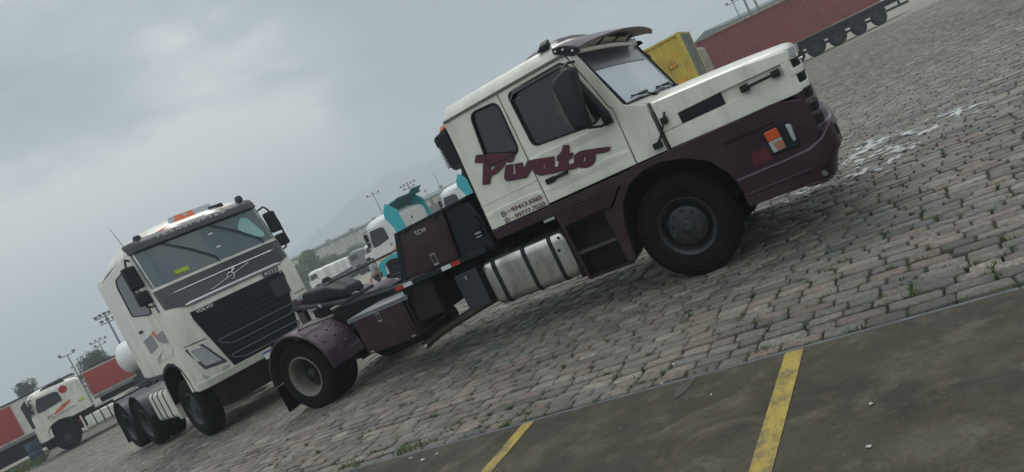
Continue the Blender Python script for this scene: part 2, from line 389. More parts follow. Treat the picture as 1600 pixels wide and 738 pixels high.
GROUND, nt, b = newmat('sandy_joints_and_far_paving')
N, L = nt.nodes.new, nt.links.new
tcn = N('ShaderNodeTexCoord')
cn = ramp(noise(6, 8, .7), [(.3, (.028, .025, .018)), (.55, (.060, .053, .038)), (.75, (.11, .10, .072))])
cn = mixrgb(rangef(noise(2.1, 6, .6), .46, .56, 0, .85), cn, (.050, .070, .026))
cf = ramp(noise(.22, 9, .7, stretch=(1, 2.5, 1)), [(.3, (.20, .19, .16)), (.5, (.265, .25, .205)), (.7, (.33, .31, .26))])
cf = mixrgb(rangef(noise(.05, 6, .6), .55, .7, 0, .6), cf, (.15, .165, .10))
geo = N('ShaderNodeVectorMath'); geo.operation = 'LENGTH'; L(tcn.outputs['Object'], geo.inputs[0])
c = mixrgb(rangef(geo.outputs['Value'], 44, 48), cn, cf)
c = mixrgb(rangef(geo.outputs['Value'], 120, 260, 0, 1), c, (.060, .085, .040))
L(c, b.inputs['Base Color']); b.inputs['Roughness'].default_value = .9; b.inputs['Specular IOR Level'].default_value = .2

# ground sheet, polar grid out to the horizon
rr = [0.01]+list(np.geomspace(2, 42, 26))+[44, 48, 54, 62, 75, 95, 130, 200, 350, 700, 1100, 1690]
th = np.linspace(0, 2*np.pi, 121)[:-1]
R, T = np.meshgrid(rr, th, indexing='ij'); X = R*np.sin(T); Y = R*np.cos(T); Z = gz(X, Y)-.028+.028*ss((R-44)/4)
V = np.stack([X, Y, Z], -1).reshape(-1, 3); n = len(th)
F = [(i*n+j, (i+1)*n+j, (i+1)*n+(j+1) % n, i*n+(j+1) % n) for i in range(len(rr)-1) for j in range(n)]
me = bpy.data.meshes.new('ground'); me.from_pydata(V.tolist(), [], F); me.materials.append(GROUND)
for p in me.polygons: p.use_smooth = True
o = bpy.data.objects.new('ground', me); COL.objects.link(o); struct(o)
if me.polygons[0].normal.z < 0: me.flip_normals()

# granite setts laid in rows
vs, fs, r1, r2_ = [], [], [], []; base = 0
cr_, cu_, cf_ = np.array(_r2), np.array(_u2), np.array(_f)
def seen(x, y, m):
    d = np.array([x, y, -CAMZ]); w = d@cf_
    if w < .5: return False
    return abs(d@cr_)/w < .69+m and abs(d@cu_)/w < .32+m
y = 4.535; row = 0; JOINTS = []
while y < 47:
    pitch = random.uniform(.118, .150)
    xa = -50; 
    if y > 16: xa = -min(50, 46)
    x = -50+random.random()*.3
    xlim = 6
    # only the part of each row within reach
    while x < xlim:
        ln = random.choice((.19, .22, .24, .26, .31))*random.uniform(.92, 1.08)
        if y < 9: JOINTS.append((x, y+pitch*random.random()+.05*math.sin(x*.35+y*.2)+.02*math.sin(x*1.3+row))); JOINTS.append((x+ln*random.random(), y+.05*math.sin(x*.35+y*.2)+.02*math.sin(x*1.3+row)))
        cx, cy = x+ln/2, y+pitch/2+.05*math.sin(x*.35+y*.2)+.02*math.sin(x*1.3+row)
        D = math.hypot(cx, cy)
        if D < 47 and seen(cx, cy, .12 if D > 12 else .35):
            z = float(gz(cx, cy))
            g = .011 if D < 25 else .008
            hx, hy = ln/2-random.uniform(.003, .010), pitch/2-random.uniform(.002, .008)
            tz = random.gauss(0, .0035); tx, ty = random.gauss(0, .014), random.gauss(0, .02)
            an = random.gauss(0, .02); ca, sa = math.cos(an), math.sin(an)
            def P(px_, py_, pz_):
                return (cx+px_*ca-py_*sa, cy+px_*sa+py_*ca, z+pz_+tz+px_*tx+py_*ty)
            if D < 19:
                ch = .013; k = []
                for sx, sy in ((1, 1), (-1, 1), (-1, -1), (1, -1)):
                    c1 = ch*random.uniform(.4, 2.0); c2 = ch*random.uniform(.4, 2.0); jx, jy = random.uniform(-.008, .004), random.uniform(-.008, .004)
                    a_, b_ = (sx*(hx+jx), sy*(hy+jy-c2)), (sx*(hx+jx-c1), sy*(hy+jy))
                    k += [a_, b_] if sx*sy > 0 else [b_, a_]
                m_ = len(k)
                vs += [P(a, b_, -.06) for a, b_ in k]+[P(a, b_, -.006) for a, b_ in k]+[P(a*.95, b_*.91, .002+random.uniform(-.002, .002)) for a, b_ in k]+[P(0, 0, .004)]
                for i in range(m_):
                    j = (i+1) % m_
                    fs += [(base+i, base+j, base+m_+j, base+m_+i), (base+m_+i, base+m_+j, base+2*m_+j, base+2*m_+i), (base+2*m_+i, base+2*m_+j, base+3*m_)]
                nf = 3*m_; base += 3*m_+1
            else:
                k = [(hx, hy), (-hx, hy), (-hx, -hy), (hx, -hy)]
                vs += [P(a, b_, -.05) for a, b_ in k]+[P(a*.94, b_*.9, .0) for a, b_ in k]
                for i in range(4):
                    j = (i+1) % 4; fs.append((base+i, base+j, base+4+j, base+4+i))
                fs.append((base+4, base+5, base+6, base+7)); nf = 5; base += 8
            q = random.random(); r1 += [q]*nf; q = random.random(); r2_ += [q]*nf
        x += ln
    y += pitch; row += 1
me = bpy.data.meshes.new('cobblestone_paving'); me.from_pydata(vs, [], fs); me.materials.append(STONE)
for nm, arr in (('rnd', r1), ('rnd2', r2_)):
    a = me.attributes.new(nm, 'FLOAT', 'FACE'); a.data.foreach_set('value', arr)
me.polygons.foreach_set('use_smooth', [True]*len(me.polygons))
o = bpy.data.objects.new('cobblestone_paving', me); COL.objects.link(o); struct(o)
print('stones faces', len(fs))

# concrete apron with steel nosing and yellow bay lines
m = MB(); m.box(-45, 40, -40, 4.385, -.3, .04)
o = obj('concrete_apron', m, CONC); struct(o)
m = MB()
x = -45
while x < 40:
    m.box(x+.002, x+2.998, 4.387, 4.420, -.2, .043+random.uniform(-.002, .002)); x += 3
o = obj('apron_kerb', m, mat('blue_grey_kerb', (.085, .095, .10), .55, var=.35, scale=6, dirt=(.05, .045, .035), dirt_amt=.8, dscale=5), bevel=.008); struct(o)
PAINT, nt, b = newmat('worn_yellow_line_paint'); N, L = nt.nodes.new, nt.links.new; tcn = N('ShaderNodeTexCoord')
c = ramp(noise(5, 9, .7), [(.25, (.18, .135, .03)), (.5, (.34, .25, .035)), (.7, (.46, .345, .055))])
c = mixrgb(rangef(noise(9, 9, .8, stretch=(1, .5, 1)), .47, .60, 0, .85), c, (.085, .075, .045))
L(c, b.inputs['Base Color']); b.inputs['Roughness'].default_value = .6
for xs in ((-1.255, -1.140), (-3.262, -3.150), (-5.30, -5.17), (.78, .91)):
    m = MB(); nseg = 60; A = []
    e0 = [xs[0]+random.uniform(-.0012, .0012) for _ in range(nseg+1)]; e1 = [xs[1]+random.uniform(-.0012, .0012) for _ in range(nseg+1)]
    for i in range(nseg+1):
        t = 4.372-i*.1; A += [(e0[i]-.02*(i/60.), t, .0445), (e1[i]-.02*(i/60.), t, .0445)]
    m.add(A, [(2*i, 2*i+1, 2*i+3, 2*i+2) for i in range(nseg)])
    o = obj('yellow_bay_line', m, PAINT); struct(o)
DARKST = mat('oil_stain', (.038, .034, .026), .6, var=.3, scale=9)
def blob(cx, cy, rx, ry, z, n=26, j=.25, rot=0):
    ph = [random.uniform(0, 6.28) for _ in range(3)]; out = []
    for i in range(n):
        t = 2*math.pi*i/n; k = 1+j*(math.sin(2*t+ph[0])+.6*math.sin(3*t+ph[1])+.4*math.sin(5*t+ph[2]))/1.6+random.uniform(-j, j)*.15
        a, b_ = rx*k*math.cos(t), ry*k*math.sin(t)
        out.append((cx+a*math.cos(rot)-b_*math.sin(rot), cy+a*math.sin(rot)+b_*math.cos(rot), z))
    return out
m = MB()
m.add(blob(-1.90, 4.25, .045, .12, .0440, 26, .45, -.5), [tuple(range(26))])
o = obj('dark_stain', m, DARKST); struct(o)

# grass in the joints
GRASS = mat('grass_blades', (.075, .125, .030), .6, var=.35, scale=7)
from mathutils import noise as mn_
m = MB()
def tuft(x, y, r, n, h):
    for _ in range(n):
        a = random.uniform(0, 6.28); q = r*math.sqrt(random.random()); bx, by = x+q*math.cos(a)*1.6, y+q*math.sin(a)*.6
        if by < 4.43: by = 4.43+random.random()*.03
        bz = float(gz(bx, by))-.03; hh = h*random.uniform(.4, 1.1); la = random.uniform(0, 6.28); ll = hh*random.uniform(.1, .8); w = .0035
        wx, wy = -math.sin(la)*w, math.cos(la)*w; tx, ty = math.cos(la)*ll, math.sin(la)*ll
        m.add([(bx-wx, by-wy, bz), (bx+wx, by+wy, bz), (bx+wx*.8+tx*.4, by+wy*.8+ty*.4, bz+hh*.6), (bx-wx*.8+tx*.4, by-wy*.8+ty*.4, bz+hh*.6), (bx+tx, by+ty, bz+hh)], [(0, 1, 2, 3), (3, 2, 4)])
for x, y, r, n_, h in ((-4.62, 4.58, .12, 150, .11), (-4.40, 4.66, .09, 40, .08), (-3.37, 4.56, .05, 30, .07), (-2.61, 4.55, .05, 26, .06), (-1.90, 4.56, .05, 30, .06), (-1.46, 4.64, .06, 45, .07), (-.91, 4.56, .05, 30, .06), (-.87, 4.94, .05, 26, .06), (-.05, 4.52, .07, 50, .06), (-.29, 4.58, .05, 25, .06), (-.48, 5.01, .05, 22, .05), (-.69, 4.85, .05, 25, .06), (-3.9, 4.56, .10, 45, .06), (-3.05, 4.6, .06, 25, .05), (-5.4, 4.6, .09, 60, .09), (-6.2, 4.6, .1, 60, .08), (-2.2, 4.75, .04, 18, .05)):
    tuft(x, y, r, n_, h)
JOINTS = [j for j in JOINTS if -9 < j[0] < 1.2]
for x, y in JOINTS:
    pr = math.exp(-(y-4.4)/.8)*.85+.045
    pr *= max(0, min(1.6, 1+2.6*mn_.noise(Vector((x*1.3, y*1.8, 2)))))
    if random.random() > pr: continue
    tuft(x, y, random.uniform(.012, .040), random.randint(12, 42), random.uniform(.035, .070))
for _ in range(260):
    y = random.uniform(9, 24); x = random.uniform(-9, 1.5); tuft(x, y, .05, 6, .04)
o = obj('joint_grass', m, GRASS); struct(o, 'stuff')
# rough grass verge under the parked trailers at far left
m = MB()
for _ in range(5000):
    u = random.uniform(-9, -1.0); v = random.gauss(3.4, 1.3)
    ca, sa = math.cos(rad(62)), math.sin(rad(62)); x = -33.4+u*ca-v*sa; y = 15.9+u*sa+v*ca; z = float(gz(x, y))
    h = random.uniform(.05, .22); a = random.uniform(0, 6.28)
    m.add([(x-.03*math.sin(a), y+.03*math.cos(a), z-.02), (x+.03*math.sin(a), y-.03*math.cos(a), z-.02), (x+.3*h*math.cos(a), y+.3*h*math.sin(a), z+h)], [(0, 1, 2)])
o = obj('rough_grass', m, GRASS); struct(o, 'stuff')

# spilt white foam: irregular thin film over the setts
FOAM = mat('white_foam', (.62, .65, .65), .35, var=.12, scale=20)
nt = FOAM.node_tree; N, L = nt.nodes.new, nt.links.new; SV = []
at = N('ShaderNodeAttribute'); at.attribute_name = 'film'; tcn = N('ShaderNodeTexCoord')
ad = N('ShaderNodeMath'); ad.operation = 'MULTIPLY_ADD'; L(noise(26, 6, .7), ad.inputs[0]); ad.inputs[1].default_value = .45; L(at.outputs['Fac'], ad.inputs[2])
mr_ = N('ShaderNodeMapRange'); mr_.interpolation_type = 'SMOOTHSTEP'; L(ad.outputs[0], mr_.inputs[0]); mr_.inputs[1].default_value = .22; mr_.inputs[2].default_value = 1.05; mr_.inputs[4].default_value = .8
L(mr_.outputs[0], nt.nodes['Principled BSDF'].inputs['Alpha'])
path = [(-1.30, 9.7), (-1.18, 10.2), (-1.02, 10.7), (-.72, 10.9), (-.4, 10.8), (-.05, 10.72), (.28, 10.86)]
wid = [.36, .48, .46, .36, .34, .26, .12]
from mathutils import noise as mn
m = MB(); st = .013
for ix in range(int((1.4+2.2)/st)):
    for iy in range(int((11.8-8.6)/st)):
        x, y = -2.2+ix*st, 8.6+iy*st; best = 9
        for (a, wa), (b_, wb) in zip(zip(path[:-1], wid[:-1]), zip(path[1:], wid[1:])):
            dx, dy = b_[0]-a[0], b_[1]-a[1]; t = max(0, min(1, ((x-a[0])*dx+(y-a[1])*dy)/(dx*dx+dy*dy)))
            d = math.hypot(x-a[0]-t*dx, y-a[1]-t*dy)/(wa+(wb-wa)*t); best = min(best, d)
        if best > 2.3: continue
        nv = mn.fractal(Vector((x*2.6, y*2.2, 0)), .8, 2.1, 6)
        hf = mn.fractal(Vector((x*11, y*7, 4)), .8, 2.1, 4)
        sv = nv*1.2+.17-best*.26+hf*.9
        if sv > -.06 and best < 2.3:
            z = .017+.004*mn.noise(Vector((x*9, y*9, 3)))
            m.add([(x, y, z), (x+st, y, z), (x+st, y+st, z), (x, y+st, z)], [(0, 1, 2, 3)]); SV.append(sv)
me = bpy.data.meshes.new('foam_spill'); me.from_pydata(m.v, [], m.f); me.materials.append(FOAM)
a_ = me.attributes.new('film', 'FLOAT', 'FACE'); a_.data.foreach_set('value', SV)
o = bpy.data.objects.new('foam_spill', me); COL.objects.link(o)
tag(o, 'white foamy liquid spilt in a long streak across the cobbles ahead of the maroon bumper', 'spill')

# small litter
LITTER = mat('white_litter', (.45, .45, .42), .7, var=.1)
lit = [(-4.15, 4.19, .075, .03, 'white torn paper scrap lying on the concrete apron near its kerb, the longest scrap', 'paper scrap'),
       (-4.03, 4.235, .035, .02, 'tiny white paper bit just right of the longest scrap on the apron', 'paper scrap'),
       (-4.36, 4.29, .045, .025, 'small white paper scrap left of the longest scrap, almost at the apron kerb', 'paper scrap'),
       (-.73, 3.46, .028, .018, 'small white flake on the bare concrete right of the wider yellow line, higher of two', 'litter'),
       (-.73, 3.08, .030, .026, 'round white flake on the bare concrete right of the wider yellow line, lower of two', 'litter'),
       (-2.11, 4.42, .022, .018, 'crumpled white scrap sitting on the kerb edge between the two yellow lines', 'litter'),
       (-2.14, 4.80, .032, .022, 'round white pebble like scrap lying on the cobbles between the two yellow lines', 'litter'),
       (-1.66, 4.03, .022, .015, 'tiny pale flake on the concrete just left of the wider yellow line', 'litter')]
for x, y, rx, ry, lab, cat in lit:
    z0 = .046 if y < 4.45 else .02
    m = MB(); n_ = 14; rx *= .42; ry *= .42; ring = blob(x, y, rx, ry, z0, n_, .3, random.uniform(0, 3)); top = [(x+(p[0]-x)*.7, y+(p[1]-y)*.7, z0+.002+random.uniform(0, .004)) for p in ring]
    m.loft([ring, top]); o = obj('paper_scrap' if 'paper' in cat else 'litter', m, LITTER); tag(o, lab, cat, 'bits of litter on the ground')

# hills in the haze
HILL = mat('wooded_hill', (.10, .12, .12), .9, var=.3, scale=.01)
m = MB(); rings = []
hz = {-75: 1.0, -62: 1.6, -52: 2.3, -46: 2.5, -43: 3.4, -40: 4.35, -38: 4.8, -36.5: 4.6, -35: 4.3, -33.2: 4.2, -30: 4.3, -26: 4.4, -20: 4.2, -14: 2.6, -8: 1.9, 5: 1.4, 20: 1.2}
ks = sorted(hz); azs = np.arange(-75, 20.1, .6)
for D, k in ((1380, 0), (1430, .45), (1480, .8), (1520, 1), (1580, .7), (1660, 0)):
    ring = []
    for a in azs:
        h = np.interp(a, ks, [hz[q] for q in ks]); h = math.tan(rad(h))*1520
        h = h*k*(1+.05*mn.noise(Vector((a*.5, D*.01, 0)))+.025*mn.noise(Vector((a*2.1, D*.02, 5))))
        ring.append((D*math.sin(rad(a)), D*math.cos(rad(a)), h-1))
    rings.append(ring)
m.loft(rings, cap=False, closed=False)
o = obj('hills', m, HILL); struct(o)

# the air
HAZE = bpy.data.materials.new('hazy_air'); HAZE.use_nodes = True; nt = HAZE.node_tree; nt.nodes.clear()
pv = nt.nodes.new('ShaderNodeVolumePrincipled'); pv.inputs['Color'].default_value = (.86, .925, .98, 1); pv.inputs['Density'].default_value = HAZE_D; pv.inputs['Anisotropy'].default_value = 0
oo = nt.nodes.new('ShaderNodeOutputMaterial'); nt.links.new(pv.outputs[0], oo.inputs['Volume'])
if HAZE_D > 0:
    m = MB(); m.box(-1750, 1750, -1750, 1750, -2, 150); o = obj('haze', m, HAZE); struct(o, 'stuff')
# ================================================================ BONNETED TRACTOR TRUCK (near)
TR = (-5.0, 8.33, 0.0, 0.05)
truck = empty('bonneted_truck', TR[:3], 0, 'cream and maroon bonneted tractor truck with a maroon name in script on its door', 'truck')
YC, YN, YF = 8.33, 7.08, 9.58
def T(name, mb, m, parent=truck, bevel=0, seg=2, ang=38): return obj(name, mb, m, parent, bevel, seg, ang, off=TR)
def TP(name, polys, thick, m, y, parent=truck, bevel=0): return plate(name, polys, thick, m, parent, (0, y, 0), (1, 0, 0), (0, 0, 1), TR, bevel)
def wheel(parent, c, out, r, w, rimprof, tm, rm, off=None, name='wheel', rr=.30, nuts=None, nutm=None, hub=None):
    """out = outward axis (unit, along local Y)"""
    ax = Vector((0, out, 0)); h = w/2
    P = [(rr-.005, -h*.7), (rr, -h*.9), (rr+.05, -h*1.0), (rr+.085, -h*1.03), (rr+.09, -h*1.07), (rr+.12, -h*1.07), (rr+.125, -h*1.03), (r-.075, -h*1.0), (r-.07, -h*1.04), (r-.055, -h*1.03), (r-.05, -h*.96), (r-.02, -h*.86), (r-.004, -h*.76)]
    gro = []
    for g in (-.5, -.17, .17, .5): gro += [(r, h*(g-.07)), (r-.012, h*(g-.06)), (r-.012, h*(g+.06)), (r, h*(g+.07))]
    prof = P+gro+[(a, -b_) for a, b_ in P[::-1]]
    m = MB().lathe(c, ax, prof, 56)
    t = obj(name, m, tm, parent, off=off)
    # raised bead ring and sidewall lettering band
    m = MB().lathe(c, ax, [(a, b_) for a, b_ in rimprof], 48)
    if nuts:
        nr, nn, nh = nuts
        for k in range(nn):
            a = 2*math.pi*(k+.5)/nn; q = Vector(c)+Vector((nr*math.cos(a), 0, nr*math.sin(a)))
            m.cyl(q+ax*(nh-.03), q+ax*(nh+.022), .017, .015, 6)
    rim = obj('rim', m, rm, t, off=off)
    return t
# body side, both flanks
door = [(-3.648, 2.60), (-3.655, 1.31), (-2.585, 1.31), (-2.575, 1.90), (-2.612, 1.955), (-2.638, 2.075), (-2.79, 2.60)]
fwin = rpoly([(-3.545, 2.545), (-3.53, 1.93), (-2.80, 1.85), (-2.67, 1.93), (-2.70, 2.14), (-2.82, 2.545)], .07)
rear = [(-4.405, 2.60), (-4.455, 1.30), (-3.668, 1.30), (-3.662, 2.60)]
rwin = rpoly([(-4.055, 2.555), (-4.13, 1.95), (-3.71, 1.945), (-3.70, 2.53)], .09, 6)
pillar = [(-2.775, 2.60), (-2.622, 2.075), (-2.597, 1.965), (-2.565, 1.915), (-2.572, 1.31), (-2.238, 1.31), (-2.238, 1.80), (-2.40, 1.865), (-2.455, 1.90), (-2.685, 2.585)]
for side, yy, sg in (('near', YN, -1), ('far', YF, 1)):
    yo = yy-sg*.02
    dr = TP('door', [door, fwin], .04, CREAM, yo, bevel=.006)
    TP('cab_side_panel', [rear, rwin], .04, CREAM, yo, bevel=.006)
    TP('windscreen_pillar', [pillar], .04, CREAM, yo, bevel=.006)
    # window glass, seals
    g = TP('window', [fwin], .006, GLASS_DK, yy-sg*.028, dr)
    ring = rpoly([(p[0], p[1]) for p in fwin], .001, 1)
    def seal(w, t, y, par):
        m = MB(); pts = [Vector((p[0], y, p[1])) for p in w]; pts.append(pts[0]); pts.append(pts[1]); m.tube(pts, t, 6); return T('window_seal', m, BLACK, par)
    seal(fwin, .011, yy+sg*.002, dr)
    g2 = TP('window', [rwin], .006, GLASS_DK, yy-sg*.018)
    seal(rwin, .014, yy+sg*.004, g2)
    # rain deflector above the door window
    m = MB(); m.loft([[(x, yy+sg*.004, z), (x, yy+sg*.03, z-.02), (x, yy+sg*.035, z-.05), (x, yy+sg*.028, z-.05)] for x, z in ((-3.535, 2.50), (-3.47, 2.56), (-3.2, 2.562), (-2.86, 2.562), (-2.79, 2.50), (-2.74, 2.40))])
    T('rain_deflector', m, BLACK_GLOSS, dr)
    # pressed shoulder line and lower swage
    def swage(x0, z0, x1, z1, d, h, par, up=True):
        n_ = 14; rings = []
        for i in range(n_+1):
            t = i/n_; x = x0+(x1-x0)*t; z = z0+(z1-z0)*t; k = min(1, t*6+.05, (1-t)*5+.05)
            rings.append([(x, yy-sg*.003, z+.006), (x, yy+sg*d*k, z-.004), (x, yy+sg*d*.8*k, z-h*.5), (x, yy-sg*.003, z-h)])
        return rings
    T('pressed_line', MB().loft(swage(-3.648, 1.835, -2.70, 1.80, .011, .10, dr)), CREAM, dr)
    T('pressed_line', MB().loft(swage(-3.648, 1.485, -2.60, 1.485, .010, .09, dr)), CREAM, dr)
    T('pressed_line', MB().loft(swage(-4.44, 1.495, -3.67, 1.485, .010, .10, None)), CREAM)
    m = MB(); m.loft([[(x, yy-sg*.002, 1.60), (x, yy+sg*.006, 1.594), (x, yy-sg*.002, 1.586)] for x in (-4.445, -3.675)]); T('pressed_line', m, CREAM2)
    # door handle in a shallow dish
    m = MB(); m.obox((-3.43, yy+sg*.012, 1.535), (.125, 0, 0), (0, .012, 0), (0, 0, .018)); m.cyl((-3.315, yy, 1.535), (-3.315, yy+sg*.05, 1.535), .022, .02, 12)
    m.obox((-3.52, yy+sg*.012, 1.53), (.055, 0, 0), (0, .016, 0), (0, 0, .030)); m.obox((-3.43, yy+sg*.04, 1.538), (.115, 0, 0), (0, .009, 0), (0, 0, .013))
    T('door_handle', m, BLACK, dr, bevel=.005)
    # hinge side shut line to cowl seam strip
    m = MB(); m.tube([(-2.215, yy+sg*.003, 1.80), (-2.215, yy+sg*.006, 1.60), (-2.225, yy+sg*.003, 1.30)], .013, 6); T('hood_seal', m, mat('hood_seal_rubber', (.07, .07, .06), .8) if side == 'near' else BLACK)
    # drip rail
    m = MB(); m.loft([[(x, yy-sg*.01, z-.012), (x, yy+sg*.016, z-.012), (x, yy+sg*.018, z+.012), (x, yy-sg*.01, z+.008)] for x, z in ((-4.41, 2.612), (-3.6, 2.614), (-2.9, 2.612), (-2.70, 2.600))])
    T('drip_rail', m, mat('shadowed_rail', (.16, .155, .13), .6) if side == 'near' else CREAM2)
    # maroon sill under the cab
    m = MB(); m.prism_y([(-4.47, 1.285), (-4.44, 1.175), (-3.66, 1.175), (-2.80, 1.175), (-2.66, 1.285)], yy-sg*.06, yy+sg*.002); T('sill', m, MAROON, bevel=.006)
    # fender with wheel arch
    fo = [(-2.66, 1.295), (-2.72, 1.27), (-3.01, .99), (-3.09, .70), (-3.08, .42), (-3.005, .42), (-2.98, .62), (-2.95, .82), (-2.88, 1.0), (-2.74, 1.155), (-2.55, 1.225), (-2.33, 1.235), (-2.09, 1.165), (-1.90, 1.05), (-1.79, .88), (-1.74, .70), (-1.735, .56),
          (-1.30, .60), (-.96, .78), (-.93, .89), (-.925, 1.22), (-.98, 1.235), (-1.14, 1.30), (-1.9, 1.30)]
    TP('fender', [fo], .05, MAROON, yy+sg*.025, bevel=.014)
    # arch lip flange going inwards (wheel housing)
    arch = [(-3.05, .43), (-2.98, .62), (-2.95, .82), (-2.88, 1.0), (-2.74, 1.155), (-2.55, 1.225), (-2.33, 1.235), (-2.09, 1.165), (-1.90, 1.05), (-1.79, .88), (-1.74, .70), (-1.735, .50)]
    m = MB(); m.loft([[(x, yy+sg*.0, z), (x, yy-sg*.52, z), (x, yy-sg*.52, z+.012), (x, yy+sg*.0, z+.012)] for x, z in arch]); T('wheel_housing', m, BLACK_MATT)
    # fender top ledge and crease
    m = MB(); m.loft([[(x, yy-sg*.05, z-.01), (x, yy+sg*.046, z-.012), (x, yy+sg*.05, z-.03), (x, yy-sg*.05, z-.05)] for x, z in ((-2.70, 1.28), (-2.62, 1.305), (-1.9, 1.315), (-1.2, 1.315), (-1.02, 1.27), (-.95, 1.245))]); T('fender_ledge', m, MAROON_MATT)
    m = MB(); m.loft([[(x, yy+sg*.045, z+.008), (x, yy+sg*.062*1, z-.002), (x, yy+sg*.046, z-.06)] for x, z in ((-1.72, 1.165), (-1.68, 1.168), (-1.3, 1.16), (-1.22, 1.155))]); T('fender_crease', m, MAROON)
    # hood flank: lower panel, recess, upper panel
    TP('hood_side', [[(-2.198, 1.31), (-.935, 1.29), (-.925, 1.475), (-1.56, 1.475), (-1.56, 1.592), (-2.00, 1.592), (-2.00, 1.478), (-2.198, 1.478)][:2]+[(-.925, 1.475), (-1.56, 1.475), (-2.00, 1.478), (-2.198, 1.478)]], .04, CREAM, yy-sg*.02, bevel=.006)
    TP('hood_side', [[(-2.198, 1.482), (-1.995, 1.482), (-1.995, 1.592), (-1.56, 1.596), (-.925, 1.588), (-.895, 1.600), (-.885, 1.675), (-1.38, 1.735), (-2.195, 1.785)]], .04, CREAM, yy-sg*.02, bevel=.006)
    TP('hood_recess', [[(-1.56, 1.47), (-.90, 1.47), (-.90, 1.60), (-1.56, 1.60)]], .01, CREAM2, yy-sg*.036)
    m = MB(); m.box(-1.99, -1.57, yy-sg*.034 if sg > 0 else yy+.0, yy-.0 if sg > 0 else yy+.034, 1.484, 1.590)
    bp_ = T('badge_panel', m, BLACK)
    # grab bar on the hood
    m = MB(); m.cyl((-1.36, yy+sg*.05, 1.533), (-1.04, yy+sg*.05, 1.538), .014, n=10)
    for x in (-1.345, -1.055): m.obox((x, yy+sg*.02, 1.535), (.038, 0, 0), (0, .042, 0), (0, 0, .034))
    T('hood_grab_bar', m, BLACK, bevel=.008)
    # hood stay with two rubber feet
    m = MB(); m.tube([(-2.10, yy+sg*.03, 1.66), (-2.15, yy+sg*.035, 1.57), (-2.22, yy+sg*.04, 1.47), (-2.31, yy+sg*.03, 1.39)], .012, 8)
    m.obox((-2.14, yy+sg*.02, 1.585), (.034, 0, 0), (0, .022, 0), (0, 0, .032)); m.obox((-2.30, yy+sg*.02, 1.392), (.045, 0, 0), (0, .022, 0), (0, 0, .030))
    T('hood_catch', m, BLACK, bevel=.006)
    # step well
    m = MB(); m.prism_y([(-3.655, 1.18), (-3.62, .39), (-3.585, .39), (-3.615, 1.18)], yy-sg*.40, yy+sg*.006); T('step_frame', m, MAROON, bevel=.004); m = MB()
    m.prism_y([(-3.13, 1.0), (-3.12, .40), (-3.06, .40), (-3.02, 1.0)], yy-sg*.40, yy+sg*.002); T('step_frame', m, MAROON, bevel=.004)
    m = MB(); m.box(-3.62, -3.07, min(yy-sg*.20, yy-sg*.18), max(yy-sg*.20, yy-sg*.18), .40, 1.2); m.box(-3.62, -3.07, min(yy-sg*.05, yy-sg*.39), max(yy-sg*.05, yy-sg*.39), .99, 1.01); T('step_well', m, BLACK_MATT)
    for z in (.70, .41):
        m = MB(); m.box(-3.61, -3.075, min(yy-sg*.01, yy-sg*.18), max(yy-sg*.01, yy-sg*.18), z-.03, z)
        for k in range(9): m.box(-3.60+k*.058, -3.575+k*.058, min(yy-sg*.02, yy-sg*.17), max(yy-sg*.02, yy-sg*.17), z, z+.007)
        T('step', m, mat('worn_step', (.05, .05, .05), .5, metal=.3, var=.3, dirt=(.14, .13, .12), dirt_amt=.5) if z > .5 else BLACK_MATT)
    # skirt panel above the steps
    sk = TP('skirt_panel', [[(-3.655, 1.172), (-2.87, 1.172), (-3.03, 1.005), (-3.60, 1.005)]], .03, MAROON, yy-sg*.008, bevel=.006)
    m = MB(); m.loft([[(x, yy+sg*.004, z), (x, yy+sg*.020, z-.010), (x, yy+sg*.004, z-.022)] for x, z in ((-3.62, 1.165), (-2.89, 1.165))])
    m.loft([[(x, yy+sg*.004, z), (x, yy+sg*.026, z-.012), (x, yy+sg*.004, z-.03)] for x, z in ((-3.59, 1.04), (-3.02, 1.04))]); T('raised_rib', m, MAROON, sk)
    if sg < 0: text('embossed_letters', 'SCANIA', .062, .46, MAROON, sk, (-3.50, yy-.008, 1.065), (1, 0, 0), (0, 0, 1), TR, thick=.030, weight=.012)
    else: text('embossed_letters', 'SCANIA', .062, .46, MAROON, sk, (-3.04, yy+.008, 1.065), (-1, 0, 0), (0, 0, 1), TR, thick=.030, weight=.012)
    # corner lamps
    m = MB(); m.prism_y([(-1.385, 1.125), (-1.12, 1.135), (-1.10, .86), (-1.375, .865)], yy+sg*.03, yy+sg*.062); hous = T('lamp_housing', m, BLACK, bevel=.01)
    m = MB(); m.prism_y([(-1.352, 1.092), (-1.232, 1.098), (-1.226, 1.005), (-1.346, 1.0)], yy+sg*.06, yy+sg*.084); T('indicator_lamp', m, ORANGE, hous, bevel=.006)
    m = MB(); m.prism_y([(-1.346, .998), (-1.226, 1.003), (-1.222, .895), (-1.342, .89)], yy+sg*.06, yy+sg*.080); T('side_lamp', m, LENS, hous, bevel=.006)
    m = MB(); m.prism_y([(-1.31, .975), (-1.226, .98), (-1.222, .905), (-1.30, .90)], yy+sg*.081, yy+sg*.083); T('amber_patch', m, mat('faded_amber', (.40, .17, .09), .3, coat=.5) if sg < 0 else ORANGE, hous)
    m = MB(); m.loft([[(-1.175, yy+sg*.03, 1.09), (-1.15, yy+sg*.075, 1.09), (-1.12, yy+sg*.07, 1.08), (-1.10, yy+sg*.03, 1.07)], [(-1.165, yy+sg*.03, .92), (-1.145, yy+sg*.075, .92), (-1.12, yy+sg*.07, .92), (-1.10, yy+sg*.03, .93)]]); T('headlight', m, LENS, hous, bevel=.008)
    m = MB(); m.prism_y([(-1.53, .955), (-1.36, .975), (-1.36, .845), (-1.55, .845)], yy+sg*.048, yy+sg*.054); T('red_side_reflector', m, RED_DK)
    # front wheels
    nutm = None
